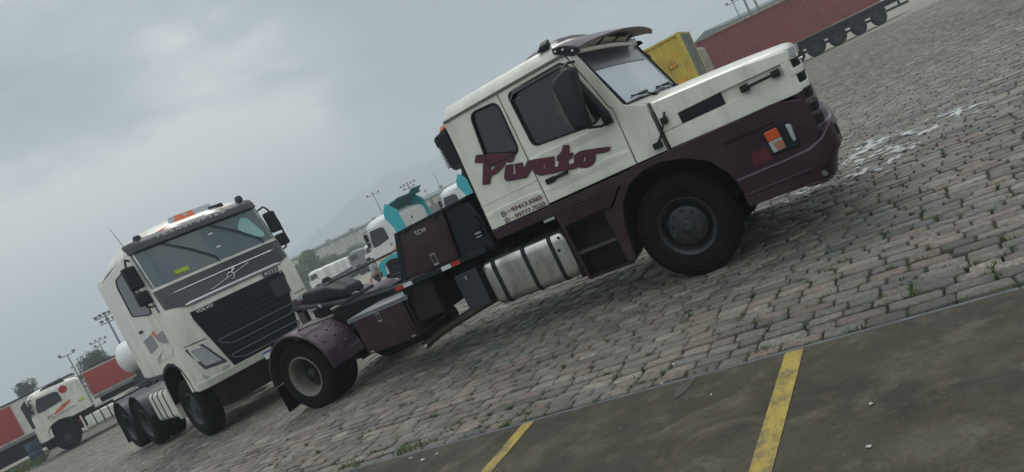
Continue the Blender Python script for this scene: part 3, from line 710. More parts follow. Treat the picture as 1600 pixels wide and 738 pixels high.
    rp = [(0, .158), (.045, .158), (.055, .148), (.075, .145), (.08, .135), (.13, .125), (.185, .118), (.203, .105), (.207, .06), (.225, .035), (.245, .05), (.255, .10), (.27, .135), (.295, .150), (.303, .140), (.300, .12)]
    wheel(truck, (-2.40, yy-sg*.20, .53), sg, .53, .31, rp, RUBBER, RIM_DARK, TR, nuts=(.165, 10, .125))
    # rear dual wheels
    rr2 = [(.225, -.09), (.235, -.04), (.240, .03), (.248, .07), (.265, .115), (.290, .138), (.302, .130), (.298, .11)]
    wheel(truck, (-8.32, yy-sg*.15, .50), sg, .50, .27, rr2, RUBBER, RIM_PALE, TR)
    m = MB(); m.lathe((-8.32, yy-sg*.15, .50), (0, sg, 0), [(0, .0), (.055, .0), (.075, -.02), (.085, -.07), (.14, -.085), (.228, -.088), (.232, -.10)], 32)
    for k in range(10):
        a = 2*math.pi*k/10; m.cyl((-8.32+.17*math.cos(a), yy-sg*.15-sg*.10, .50+.17*math.sin(a)), (-8.32+.17*math.cos(a), yy-sg*.15-sg*.055, .50+.17*math.sin(a)), .016, .014, 6)
    T('hub', m, RIM_DARK)
    wheel(truck, (-8.32, yy-sg*.49, .50), sg, .50, .27, [(0, -.05), (.2, -.05), (.29, .11), (.30, .1)], RUBBER, RIM_DARK, TR)
    # rear mudguard: arc of ribbed plastic, flap
    def arcpt(a, r): return (-8.30+r*math.cos(rad(a)), .50+r*math.sin(rad(a)))
    y0, y1 = yy+sg*.02, yy-sg*.68
    A = [arcpt(a, .625) for a in range(-2, 181, 6)]
    rings = []
    for i, (x, z) in enumerate(A):
        a = rad(-2+6*i); k = .022 if (i % 2 == 0 and 8 < i < 24) else 0
        nx, nz = math.cos(a), math.sin(a)
        rings.append([(x+nx*-.015, y0, z-nz*.015), (x+nx*.004, y0, z+nz*.004), (x+nx*(.012+k), y0-sg*.04, z+nz*(.012+k)), (x+nx*(.012+k), y1+sg*.04, z+nz*(.012+k)), (x+nx*.004, y1, z+nz*.004), (x-nx*.015, y1, z-nz*.015)])
    mg = T('mudguard', MB().loft(rings), MAROON_MATT, ang=25)
    m = MB(); m.tube([(x, y0+sg*.004, z) for x, z in A], .016, 8); T('mudguard_rim', m, MAROON, mg)
    m = MB()
    for a, yq in ((48, .12), (48, .36), (48, .56), (34, .12), (34, .36), (34, .56), (20, .2), (20, .45), (62, .2), (62, .5)):
        x, z = arcpt(a, .632); m = MB(); m.cyl((x, yy-sg*yq, z), (x+.022*math.cos(rad(a)), yy-sg*yq, z+.022*math.sin(rad(a))), .026, .016, 10); T('mudguard_bolt', m, MAROON_MATT, mg)
        m = MB(); m.loft([[(-8.925, y0, .50), (-8.915, y0, .50), (-8.915, y1, .50), (-8.925, y1, .50)], [(-8.95, y0-sg*.03, .10), (-8.94, y0-sg*.03, .10), (-8.90, y1, .12), (-8.91, y1, .12)]]); T('mud_flap', m, BLACK_MATT, mg)
    m = MB(); m.cyl((-8.02, yy-sg*.05, 1.145), (-7.38, yy-sg*.12, 1.13), .018); m.cyl((-8.02, yy-sg*.05, 1.15), (-8.04, yy-sg*.05, 1.14), .026); T('mudguard_stay', m, mat('worn_stay', (.16, .15, .15), .5, metal=.4) if sg < 0 else BLACK, mg)

# phone numbers and the name in script, near door only
NAMEP = [
 [(-4.265, 2.063), (-4.21, 2.127), (-4.142, 2.104), (-4.1, 2.083), (-4.057, 2.074), (-3.946, 2.036), (-3.87, 2.002), (-3.811, 1.984), (-3.777, 1.953), (-3.792, 1.919), (-3.827, 1.894), (-3.861, 1.894), (-3.894, 1.912), (-3.91, 1.93), (-3.924, 1.906), (-3.972, 1.882), (-4.035, 1.864), (-4.094, 1.852), (-4.146, 1.855), (-4.172, 1.84), (-4.209, 1.783), (-4.30, 1.806), (-4.168, 2.02)],
 [(-4.115, 1.935), (-4.088, 1.943), (-4.040, 1.930), (-4.085, 1.905), (-4.122, 1.902)],
 [(-3.925, 1.881), (-3.839, 1.858), (-3.897, 1.767), (-3.894, 1.758), (-3.859, 1.751), (-3.821, 1.85), (-3.734, 1.831), (-3.742, 1.764), (-3.665, 1.819), (-3.55, 1.792), (-3.36, 1.737), (-3.416, 1.639), (-3.369, 1.622), (-3.333, 1.675), (-3.353, 1.686), (-3.327, 1.727), (-3.289, 1.735), (-3.251, 1.754), (-3.213, 1.798), (-3.152, 1.778), (-3.192, 1.703), (-3.149, 1.685), (-3.169, 1.657), (-3.194, 1.646), (-3.231, 1.648), (-3.259, 1.596), (-3.188, 1.583), (-3.159, 1.638), (-3.13, 1.657), (-3.089, 1.668), (-3.039, 1.661), (-2.893, 1.62), (-2.751, 1.577), (-2.778, 1.553), (-2.816, 1.551), (-2.937, 1.579), (-2.952, 1.54), (-2.985, 1.505), (-3.028, 1.488), (-3.087, 1.492), (-3.137, 1.515), (-3.165, 1.537), (-3.206, 1.533), (-3.345, 1.568), (-3.456, 1.587), (-3.513, 1.602), (-3.56, 1.612), (-3.603, 1.626), (-3.637, 1.656), (-3.645, 1.688), (-3.650, 1.720), (-3.666, 1.728), (-3.761, 1.668), (-3.877, 1.695), (-3.991, 1.724), (-4.01, 1.744), (-4.009, 1.77), (-3.964, 1.834)],
 [(-3.511, 1.719), (-3.492, 1.712), (-3.519, 1.664), (-3.537, 1.671)],
 [(-3.061, 1.603), (-3.036, 1.594), (-3.066, 1.549), (-3.089, 1.557)]]
TP('name_in_script', NAMEP, .003, DECAL, YN-.0135)
def grow(poly, d):
    out = []; A = sum(poly[i-1][0]*poly[i][1]-poly[i][0]*poly[i-1][1] for i in range(len(poly))); s_ = 1 if A > 0 else -1
    for i in range(len(poly)):
        a, b_, c_ = Vector(poly[i-1]), Vector(poly[i]), Vector(poly[(i+1) % len(poly)])
        n1_ = Vector(((b_-a).y, -(b_-a).x)).normalized()*s_; n2_ = Vector(((c_-b_).y, -(c_-b_).x)).normalized()*s_
        k = (n1_+n2_); k = k.normalized() if k.length > .01 else n1_; out.append(tuple(b_+k*d))
    return out
TP('script_outline', [grow(p, .0055 if i in (0, 2) else -.004) for i, p in enumerate(NAMEP)], .003, DECAL_EDGE, YN-.0115)
for i, (num, zb) in enumerate((('97413.5565', 1.392), ('99777.7020', 1.312))):
    x0 = -4.105 if i == 0 else -4.10
    text('phone_number', num, .050, .405, DECAL, truck, (x0+.0*i, YN-.0125, zb), (1, 0, -.012), (0, 0, 1), TR, weight=.02)
    text('area_code', '(13)', .028, .062, DECAL, truck, (x0-.075, YN-.0125, zb+.008), (1, 0, 0), (0, 0, 1), TR)
    c0 = (x0-.115, zb+.024); ring = [(c0[0]+.030*math.cos(a), c0[1]+.030*math.sin(a)) for a in [2*math.pi*k/24 for k in range(24)]]
    ring2 = [(c0[0]+.023*math.cos(a), c0[1]+.023*math.sin(a)) for a in [2*math.pi*k/24 for k in range(24)]]
    tail = [(c0[0]-.031, c0[1]-.034), (c0[0]-.026, c0[1]-.012), (c0[0]-.010, c0[1]-.027)]
    hand = [(c0[0]-.013, c0[1]+.010), (c0[0]-.006, c0[1]+.013), (c0[0]-.002, c0[1]+.003), (c0[0]+.003, c0[1]-.003), (c0[0]+.013, c0[1]-.006), (c0[0]+.010, c0[1]-.014), (c0[0]-.002, c0[1]-.011), (c0[0]-.011, c0[1]-.001)]
    TP('phone_symbol', [ring, ring2], .003, DECAL, YN-.0125); TP('phone_symbol', [tail], .003, DECAL, YN-.0129); TP('phone_symbol', [hand], .003, DECAL, YN-.0125)
text('window_sticker', '3M', .012, .03, WHITE_TXT, truck, (-3.46, YN+.02, 2.45), (1, 0, 0), (0, 0, 1), TR)

# cab shell: floor, back wall, roof, windscreen frame
m = MB(); m.box(-4.44, -4.40, YN+.03, YF-.03, 1.22, 2.62); T('cab_back_wall', m, CREAM2, bevel=.02)
m = MB(); m.box(-4.42, -2.3, YN+.05, YF-.05, 1.18, 1.24); T('cab_floor', m, BLACK_MATT)
rf = []
for x, dz, ins in ((-4.415, -.045, .05), (-4.36, -.005, .012), (-4.0, .0, .0), (-3.3, .0, 0), (-2.95, -.002, .0), (-2.82, -.02, .01), (-2.72, -.07, .02), (-2.66, -.12, .03)):
    prof = [(YN+.00+ins, 2.605), (YN+.015+ins, 2.66), (YN+.05+ins, 2.735+dz), (YN+.12, 2.765+dz), (YN+.45, 2.805+dz), (YC, 2.83+dz), (YF-.45, 2.805+dz), (YF-.12, 2.765+dz), (YF-.05-ins, 2.735+dz), (YF-.015-ins, 2.66), (YF-ins, 2.605)]
    rf.append([(x, y, max(z, 2.60)) for y, z in prof]+[(x, YF-.06, 2.57), (x, YN+.06, 2.57)])
T('roof', MB().loft(rf), CREAM, ang=50)
# maroon roof hatch fairing
rf = []
for x, h, w in ((-3.62, .0, .60), (-3.54, .04, .72), (-3.35, .075, .80), (-3.1, .09, .84), (-2.95, .08, .84), (-2.92, .03, .82)):
    rf.append([(x, YC-w, 2.79), (x, YC-w+.10, 2.79+h*.8), (x, YC-.2, 2.81+h), (x, YC+.2, 2.81+h), (x, YC+w-.10, 2.79+h*.8), (x, YC+w, 2.79)])
T('roof_hatch', MB().loft(rf), MAROON_MATT, ang=50)
for yy, sg in ((YN, -1), (YF, 1)):
    m = MB(); m.loft([[(-3.06, yy-sg*.02, 2.745), (-3.06, yy-sg*.12, 2.77), (-3.0, yy-sg*.12, 2.85), (-3.0, yy-sg*.02, 2.80)], [(-2.90, yy-sg*.02, 2.735), (-2.90, yy-sg*.12, 2.76), (-2.90, yy-sg*.12, 2.85), (-2.90, yy-sg*.02, 2.80)]]); T('roof_marker_lamp', m, BLACK, bevel=.02, seg=3)
# sun visor bowed across the windscreen head
def visor(v, u):
    y = YN-.02+u*2.54; bow = math.sin(math.pi*u)
    xr, zr = -2.87, 2.71+.075*bow**.6
    xf, zf = -2.60+.26*bow**.7+.16*u**4, 2.60+.055*bow**.6+.03*u**4
    x = xr+(xf-xr)*v; z = zr+(zf-zr)*(v**1.4)+.015*math.sin(math.pi*v)
    return x, y, z
nU, nV = 28, 6; top = [[visor(v/nV, u/nU) for v in range(nV+1)] for u in range(nU+1)]
rings = []
for row in top:
    rings.append([(x, y, z) for x, y, z in row]+[(row[-1][0]-.012, row[-1][1], row[-1][2]-.022)]+[(x, y, z-.016) for x, y, z in row[::-1][1:]])
vz = T('sun_visor', MB().loft(rings), MAROON_MATT, ang=50)
for yy, sg in ((YN-.02, -1), (YF+.02, 1)):
    m = MB(); m.prism_y([(-2.87, 2.71), (-2.62, 2.60), (-2.60, 2.555), (-2.70, 2.55), (-2.88, 2.66)], yy, yy-sg*.012); T('visor_end_plate', m, BLACK, vz)
m = MB()
for x, z in ((-2.845, 2.675), (-2.765, 2.655), (-2.675, 2.60)): m.cyl((x, YN-.021, z), (x, YN-.032, z), .012, n=8)
T('visor_bolts', m, WHITE, vz)
for y in (7.75, 8.33, 8.9):
    m = MB(); m.tube([(-2.72, y, 2.55), (-2.60, y, 2.62), (-2.50, y, 2.655)], .010, 6); T('visor_bracket', m, BLACK, vz)
# windscreen
def ws(u, v, d=0):   # u across 0..1, v up 0..1
    y = YN+.045+u*2.41; bow = .07*math.sin(math.pi*u)
    x = -2.44+(-2.70+2.44)*v+bow+d; z = 1.885+.70*v
    return (x, y, z)
m = MB(); G = [[ws(i/16, j/4) for i in range(17)] for j in range(5)]
m.add([p for r in G for p in r], [(j*17+i, j*17+i+1, (j+1)*17+i+1, (j+1)*17+i) for j in range(4) for i in range(16)]); wsn = T('windscreen', m, GLASS_DUST_SHEEN)
m = MB(); path_ = [ws(i/16, 0, .008) for i in range(17)]+[ws(1, j/4, .008) for j in range(1, 5)]+[ws(1-i/16, 1, .008) for i in range(1, 17)]+[ws(0, 1-j/4, .008) for j in range(1, 5)]+[ws(1/16, 0, .008)]
m.tube(path_, .017, 6); T('windscreen_seal', m, BLACK, wsn)
m = MB(); G = [[ws(.012+i/16*.86, .64+j/3*.35, .010) for i in range(17)] for j in range(4)]
m.add([p for r in G for p in r], [(j*17+i, j*17+i+1, (j+1)*17+i+1, (j+1)*17+i) for j in range(3) for i in range(16)]); T('sun_band', m, BAND, wsn)
m = MB(); rings = [[(ws(i/16, 1)[0]-.02, ws(i/16, 1)[1], 2.64), (ws(i/16, 1)[0]+.035, ws(i/16, 1)[1], 2.60), (ws(i/16, 1)[0]+.03, ws(i/16, 1)[1], 2.565), (ws(i/16, 1)[0]-.04, ws(i/16, 1)[1], 2.55)] for i in range(17)]; T('windscreen_header', MB().loft(rings), CREAM, ang=50)
# scuttle, wipers
rings = [[(-2.58, y, 1.76), (-2.52+b_, y, 1.88), (-2.40+b_, y, 1.875), (-2.20, y, 1.80+.03*math.sin(math.pi*u)), (-2.20, y, 1.70)] for u in [i/16 for i in range(17)] for y, b_ in [(YN+.01+u*2.48, .07*math.sin(math.pi*u))]]
T('scuttle', MB().loft(rings), CREAM, ang=50)
for y0_, y1_, xx in ((7.25, 7.72, 0), (8.35, 8.9, 0)):
    b0 = Vector((-2.22, y1_+.35, 1.86)); 
    m = MB(); m.tube([(-2.30, y0_+.62, 1.87), (-2.33, y0_+.45, 1.91), (-2.385, y0_+.02, 1.945)], .009, 6); m.tube([(-2.37, y0_-.10, 1.925), (-2.36, y0_+.2, 1.94), (-2.34, y0_+.45, 1.945)], .006, 6)
    m.obox((-2.31, y0_+.60, 1.86), (.03, 0, 0), (0, .05, 0), (0, 0, .02)); m.obox((-2.36, y0_+.40, 1.935), (.012, 0, 0), (0, .16, 0), (0, 0, .012)); T('wiper', m, BLACK, wsn)

# hood top with domed crown, front corner, grille
sec = []
for x, ze, zc, yi in ((-2.198, 1.783, 1.855, 0), (-1.9, 1.767, 1.837, 0), (-1.38, 1.738, 1.800, 0), (-1.05, 1.712, 1.768, 0), (-.95, 1.705, 1.757, .01), (-.90, 1.697, 1.745, .035), (-.872, 1.682, 1.715, .07), (-.862, 1.66, 1.69, .085)):
    L_ = [(YN+.0+yi, ze-.03), (YN+.015+yi, ze-.005), (YN+.05+yi, ze+.014), (YN+.14+yi, ze+.03), (YN+.45, (ze+zc)/2+.02), (YC, zc)]
    prof = L_+[(2*YC-y, z) for y, z in L_[::-1][1:]]
    sec.append([(x, y, z) for y, z in prof]+[(x, YF-.06-yi, ze-.06), (x, YN+.06+yi, ze-.06)])
T('hood', MB().loft(sec), CREAM, ang=50)
# front face following the wrapped corners
def front_strip(z0, z1, out=0.0, xs=0.0):
    pl = [(-.935+xs, YN+.002), (-.905+xs, YN+.012), (-.845+xs, YN+.10), (-.835+xs, YN+.30), (-.85+xs, YC), (-.86+xs, YF-.30), (-.88+xs, YF-.10), (-.93+xs, YF-.0)]
    P0 = [(x+out*.8, y-out*(.8 if y < YC else -.8)*(1 if abs(y-YC) > 1.1 else 0)) for x, y in pl]
    P1 = [(x-.05, YC+(y-YC)*.965) for x, y in pl]
    m = MB(); rings = [[(a[0], a[1], z0), (a[0], a[1], z1), (b_[0], b_[1], z1), (b_[0], b_[1], z0)] for a, b_ in zip(P0, P1)]
    return m.loft(rings)
T('grille_back', front_strip(.90, 1.64, -.018), BLACK_MATT)
for z0, z1, mm in ((1.588, 1.600, CREAM), (1.448, 1.512, CREAM), (1.308, 1.368, CREAM)): T('front_band', front_strip(z0, z1, .004), mm, bevel=.008)
for z0, z1 in ((1.155, 1.215), (1.045, 1.085), (.90, .965)): T('front_band', front_strip(z0, z1, .004), MAROON_MATT, bevel=.008)
for z0, z1 in ((1.512, 1.588), (1.368, 1.448), (1.215, 1.308), (1.085, 1.155), (.965, 1.045)):
    n_ = 4
    m = MB()
    for k in range(n_): zz = z0+(z1-z0)*(k+.5)/n_; m2 = front_strip(zz-.004, zz+.004, -.002); m.add(m2.v, m2.f)
    T('grille_louvres', m, BLACK)
for yy, sg in ((YN, -1), (YF, 1)):    # cheeks that carry the bands between the vents
    for z0, z1, mm in ((1.448, 1.60, CREAM), (1.30, 1.46, CREAM), (.90, 1.295, MAROON)):
        m = MB(); m.prism_z([(-.99, yy-sg*.004), (-.93, yy+sg*.001), (-.905, yy-sg*.012), (-.93, yy-sg*.05), (-.99, yy-sg*.05)], z0, z1); T('front_cheek', m, mm)
    m = MB(); m.loft([[(-.905, yy-sg*.006, z), (-.84, yy-sg*.085, z), (-.835, yy-sg*.20, z), (-.93, yy-sg*.20, z), (-.93, yy-sg*.04, z)] for z in (1.598, 1.690)]); T('turn_lamp', m, LENS, bevel=.008)
# inner cheeks of maroon nose side
# bumper
pl = [(-1.735, -.0), (-1.3, -.005), (-1.05, .0), (-.92, .03), (-.845, .09), (-.80, .20), (-.785, .45)]
rings = []
ztop = [.795, .80, .81, .86, .93, .965, .965]; zbot = [.50, .495, .49, .485, .475, .47, .48]
full = [(x, YN-.075+d, zt, zb) for (x, d), zt, zb in zip(pl, ztop, zbot)]+[(-.775, YC, .95, .52)]+[(x-.03, YF+.075-d, zt, zb) for (x, d), zt, zb in list(zip(pl, ztop, zbot))[::-1]]
for x, y, zt, zb in full:
    cx, cy = (x-.12, YC+(y-YC)*.93) if x > -1.0 else (x, YC+(y-YC)*.93)
    w_ = min(1, max(0, (x+1.05)/.25)); ins_ = (.05 if y < YC else -.05)*w_ if abs(y-YC) > 1.0 else 0
    rings.append([(x-.13*w_, y+ins_, zb+.01), (x-.045*w_, y+ins_*.3, (zb+zt)/2-.05), (x, y, (zb+zt)/2), (x, y, zt-.012), (x-(.015 if x > -1 else 0), y+(.015 if y < YC else -.015), zt), (cx, cy, zt-.01), (cx, cy, zb+.02)])
bumper = T('bumper', MB().loft(rings), MAROON, ang=35)
m = MB(); m.loft([[(x, YN-.078+d, z), (x, YN-.092+d, z-.008), (x, YN-.078+d, z-.022)] for x, d, z in ((-1.715, 0, .632), (-1.3, -.005, .636), (-1.10, .0, .640))]); T('bumper_crease', m, MAROON_MATT, bumper)
m = MB(); m.loft([[(x+.002, y-(.006 if y < YC else -.006), zt-.004), (x+.004, y-(.012 if y < YC else -.012), zt-.016), (x-.02, y+(.02 if y < YC else -.02), zt+.004)] for x, y, zt, zb in full[:9]]); T('bumper_lip', m, MAROON_MATT, bumper)
for q_ in ((7.28, 7.40, .80, .89), (7.55, 7.68, .70, .80), (8.98, 9.1, .70, .80)):
    m = MB(); m.box(-.80, -.778, *q_); T('bumper_opening', m, BLACK_MATT, bumper)
m = MB(); m.prism_y([(-1.12, .525), (-1.02, .585), (-.96, .60), (-.95, .56), (-1.02, .505)], YN-.074, YN-.05); lo = T('bumper_lower_cutout', m, BLACK_MATT, bumper)
m = MB(); m.cyl((-1.03, YN-.055, .55), (-1.015, YN-.082, .555), .032, .028, 14); T('fog_lamp', m, mat('dusty_fog_glass', (.10, .105, .10), .3, coat=.4), bumper)
m = MB(); m.tube([(-1.20, YN-.075, .505), (-1.10, YN-.07, .49), (-1.02, YN-.05, .485), (-.98, YN+.0, .49)], .016, 8); T('bumper_lower_bar', m, MAROON, bumper)
m = MB(); m.tube([(-.845, 7.28, 1.555), (-.80, 7.28, 1.56)], .012, 8); T('hood_latch', m, SILVER)

# mirrors on the near and far side
for yy, sg in ((YN, -1), (YF, 1)):
    yq = yy+sg*.28
    m = MB(); P0 = rpoly([(-2.92, 2.385), (-2.70, 2.46), (-2.64, 2.40), (-2.73, 2.02), (-2.75, 1.83), (-2.90, 1.87)], .04)
    m.loft([[(x, yq-sg*.05, z) for x, z in P0], [(x-.01, yq+sg*.05, z) for x, z in P0], [(-2.80+(x+2.80)*.8, yq+sg*.085, 2.14+(z-2.14)*.9) for x, z in P0]]); mr_ = T('mirror', m, BLACK, ang=50)
    m = MB(); m.loft([[(x-.012, yq-.04+.09*k, z) for k in (0, 1)]+[(x+.01, yq-.04+.09*k, z) for k in (1, 0)] for x, z in ((-2.92, 2.32), (-2.90, 1.93))]); T('mirror_glass', m, CHROME, mr_)
    m = MB(); m.loft([[(x, yy+sg*.14, z), (x+.05, yy+sg*.20, z), (x+.10, yy+sg*.14, z), (x+.05, yy+sg*.09, z)] for x, z in ((-2.86, 2.50), (-2.84, 2.45), (-2.72, 2.10), (-2.66, 1.90), (-2.66, 1.84))]); T('small_mirror', m, BLACK, mr_, bevel=.02, seg=3)
    m = MB(); m.tube([(-2.72, yy+sg*.0, 2.50), (-2.74, yy+sg*.16, 2.50), (-2.80, yq, 2.44)], .014, 8); T('mirror_arm', m, BLACK, mr_); m = MB(); m.tube([(-2.66, yy, 1.83), (-2.71, yy+sg*.10, 1.80), (-2.78, yq, 1.84), (-2.8, yq, 1.95)], .014, 8)
    m.obox((-2.655, yy+sg*.02, 1.85), (.045, 0, 0), (0, .03, 0), (0, 0, .065)); T('mirror_arm', m, BLACK, mr_)

# cab interior
m = MB()
for y in (7.75, 8.95):
    m.loft([[(-3.80, y-.25, 1.42), (-3.80, y+.25, 1.42), (-3.30, y+.25, 1.45), (-3.30, y-.25, 1.45)], [(-3.78, y-.25, 1.60), (-3.78, y+.25, 1.60), (-3.28, y+.25, 1.62), (-3.28, y-.25, 1.62)]])
    m.loft([[(-3.86, y-.24, 1.58), (-3.86, y+.24, 1.58), (-3.72, y+.24, 1.58), (-3.72, y-.24, 1.58)], [(-4.00, y-.23, 2.20), (-4.00, y+.23, 2.20), (-3.89, y+.23, 2.20), (-3.89, y-.23, 2.20)], [(-4.02, y-.13, 2.24), (-4.02, y+.13, 2.24), (-3.92, y+.13, 2.24), (-3.92, y-.13, 2.24)], [(-4.05, y-.12, 2.42), (-4.05, y+.12, 2.42), (-3.96, y+.12, 2.42), (-3.96, y-.12, 2.42)]])
T('seat', m, CLOTH_DK, bevel=.03)
m = MB(); m.prism_y([(-2.45, 1.86), (-2.80, 1.88), (-2.95, 1.75), (-2.90, 1.35), (-2.35, 1.35)], YN+.06, YF-.06); T('dashboard', m, BLACK, bevel=.03)
m = MB(); c0 = Vector((-2.95, 8.95, 1.93)); n0 = Vector((-.62, 0, .78)).normalized(); a0 = Vector((0, 1, 0)); b0 = n0.cross(a0)
m.tube([c0+(a0*math.cos(t)+b0*math.sin(t))*.24 for t in [2*math.pi*k/28 for k in range(30)]], .015, 8); m.cyl(c0-a0*.23, c0+a0*.23, .014); m.cyl(c0, c0-n0*.3, .03); T('steering_wheel', m, BLACK)

# air intake behind the cab with orange lamp
m = MB(); m.prism_y(rpoly([(-4.64, 2.52), (-4.46, 2.56), (-4.46, 2.10), (-4.56, 2.08), (-4.60, 2.12)], .02, 2), YN+.04, YN+.46); ai = T('air_intake', m, GREY_DK)
m = MB()
for k in range(14):
    z = 2.15+k*.027; m.obox((-4.54, YN+.034, z), (.075, 0, -.004), (0, .008, 0), (0, 0, .006)); m.obox((-4.645, YN+.25, z), (.008, 0, 0), (0, .2, 0), (0, 0, .006))
T('intake_louvres', m, BLACK, ai); m = MB(); m.obox((-4.66, YN+.15, 2.46), (.035, 0, 0), (0, .05, 0), (0, 0, .05)); T('intake_lug', m, BLACK, ai, bevel=.012)
m = MB(); m.loft([[(-4.56, YN+.06, 2.545), (-4.44, YN+.06, 2.565), (-4.44, YN+.30, 2.565), (-4.56, YN+.30, 2.545)], [(-4.53, YN+.09, 2.60), (-4.44, YN+.09, 2.625), (-4.44, YN+.27, 2.625), (-4.53, YN+.27, 2.60)]]); T('marker_lamp', m, ORANGE, bevel=.01)
m = MB(); m.tube([(-4.55, YN+.25, 2.12), (-4.57, YN+.24, 2.02), (-4.53, YN+.22, 1.94), (-4.50, YN+.20, 1.6), (-4.52, YN+.2, 1.2)], .05, 12); T('intake_duct', m, BLACK, ai)
m = MB(); m.box(-4.49, -4.445, YN+.05, YN+.16, 1.20, 2.56); m.box(-4.52, -4.445, YN+.3, YF-.1, 1.2, 2.4); T('cab_back_trim', m, BLACK)

# chassis
for y in (7.92, 8.74):
    m = MB(); m.prism_x([(y-.035, .84), (y+.035, .84), (y+.035, .86), (y, .86), (y, 1.06), (y+.035, 1.06), (y+.035, 1.085), (y-.035, 1.085)], -8.95, -1.1); T('frame_rail', m, BLACK_MATT)
m = MB()
for x in (-8.9, -7.6, -6.4, -5.2, -4.0): m.box(x-.05, x+.05, 7.93, 8.73, .88, 1.04)
T('cross_member', m, BLACK_MATT)
m = MB(); m.cyl((-8.32, 7.3, .5), (-8.32, 9.36, .5), .09, n=16); m.lathe((-8.32, 8.33, .5), (0, 1, 0), [(.0, -.3), (.10, -.28), (.22, -.12), (.25, 0), (.22, .12), (.10, .28), (0, .3)], 24); T('rear_axle', m, BLACK_MATT)
m = MB(); m.cyl((-2.40, 7.2, .50), (-2.40, 9.46, .50), .06, n=12); m.box(-2.5, -2.3, 7.6, 9.06, .50, .62); T('front_axle', m, BLACK_MATT)
m = MB(); m.box(-3.3, -1.4, 7.95, 8.71, .55, 1.25); m.cyl((-3.3, 8.33, .78), (-4.4, 8.33, .76), .22, .15); m.cyl((-4.4, 8.33, .74), (-8.1, 8.33, .56), .055); T('engine_and_gearbox', m, BLACK_MATT, bevel=.04)
for y in (7.75, 8.91):
    m = MB(); zz = [(-9.0+.1*k, .80-.22*math.sin(math.pi*k/14)) for k in range(15)]; m.loft([[(x, y-.04, z), (x, y+.04, z), (x, y+.04, z+.06), (x, y-.04, z+.06)] for x, z in zz]); T('leaf_spring', m, BLACK_MATT)
# fuel tank
tk = MB(); ring = rpoly([(7.09, 1.0), (7.09, .45), (7.70, .45), (7.70, 1.0)], .11, 6)
xs = [(-4.83, .90), (-4.80, .97), (-4.77, 1.0), (-3.75, 1.0), (-3.72, .97), (-3.69, .90)]
tk.loft([[(x, 7.395+(y-7.395)*k, .725+(z-.725)*k) for y, z in ring] for x, k in xs])
tank = T('fuel_tank', tk, ALU, ang=50)
for x in (-4.66, -4.23, -3.87):
    m = MB(); rg = [(7.395+(y-7.395)*1.03, .725+(z-.725)*1.03) for y, z in ring]; rgi = [(7.395+(y-7.395)*.995, .725+(z-.725)*.995) for y, z in ring]
    n_ = len(rg); vs_ = [(x-.024, y, z) for y, z in rg]+[(x+.024, y, z) for y, z in rg]+[(x-.024, y, z) for y, z in rgi]+[(x+.024, y, z) for y, z in rgi]
    m.add(vs_, [(i, (i+1) % n_, n_+(i+1) % n_, n_+i) for i in range(n_)]+[(i, 2*n_+i, 2*n_+(i+1) % n_, (i+1) % n_) for i in range(n_)]+[(n_+i, n_+(i+1) % n_, 3*n_+(i+1) % n_, 3*n_+i) for i in range(n_)]); T('tank_strap', m, BLACK, tank)
m = MB(); m.cyl((-4.46, 7.24, .98), (-4.46, 7.22, 1.045), .055, .05, 16); m.tube([(-4.50, 7.25, 1.05), (-4.44, 7.22, 1.07), (-4.38, 7.3, 1.03)], .008); T('filler_cap', m, BLACK, tank)
m = MB()
for x, z in ((-4.795, .93), (-3.74, .93), (-3.80, .80)): m.cyl((x, 7.085, z), (x, 7.078, z), .018, n=10)
T('tank_rivets', m, RIM_DARK, tank)
m = MB(); m.box(-3.70, -3.655, 7.12, 7.7, .42, 1.02); T('tank_end_guard', m, BLACK_MATT)
m = MB(); m.box(-3.83, -3.69, YN+.03, YN+.05, 1.135, 1.165); T('white_reflector_strip', m, WHITE_REFL)
# battery box
m = MB(); m.box(-5.27, -4.93, 7.14, 7.75, .52, .98); bb = T('battery_box', m, GREY_DK, bevel=.012)
m = MB(); m.cyl((-5.10, 7.14, .90), (-5.10, 7.118, .90), .016, n=10); m.box(-5.14, -5.08, 7.13, 7.142, .92, .935); T('box_catch', m, CHROME, bb)
# upper locker across the frame, with brand letters and latch
m = MB(); m.prism_y([(-5.985, 1.165), (-5.74, 1.745), (-4.98, 1.765), (-5.05, 1.165)], YN+.03, YF-.03); ul = T('upper_locker', m, MAROON, bevel=.012)
m = MB(); m.prism_y([(-5.90, 1.20), (-5.70, 1.70), (-5.02, 1.715), (-5.08, 1.20)], YN+.022, YN+.03); T('locker_door', m, MAROON, ul, bevel=.004)
m = MB(); m.prism_y([(-5.99, 1.165), (-5.755, 1.75), (-5.68, 1.752), (-5.90, 1.165)], YN+.016, YN+.05); T('locker_edge', m, BLACK, ul)
m = MB(); m.prism_y([(-5.76, 1.752), (-4.6, 1.778), (-4.6, 1.745), (-5.75, 1.72)], YN+.012, YF-.012); T('locker_lid', m, BLACK, ul, bevel=.006)
for x in (-5.60, -5.10):
    m = MB(); m.box(x-.035, x+.035, YN+.006, YN+.02, 1.70, 1.735); m.cyl((x-.03, YN+.004, 1.716), (x+.03, YN+.004, 1.716), .012); T('locker_hinge', m, BLACK, ul)
text('maker_letters', 'TCW', .052, .185, WHITE_TXT, ul, (-5.475, YN+.020, 1.615), (1, 0, .0), (0, 0, 1), TR, weight=-.005)
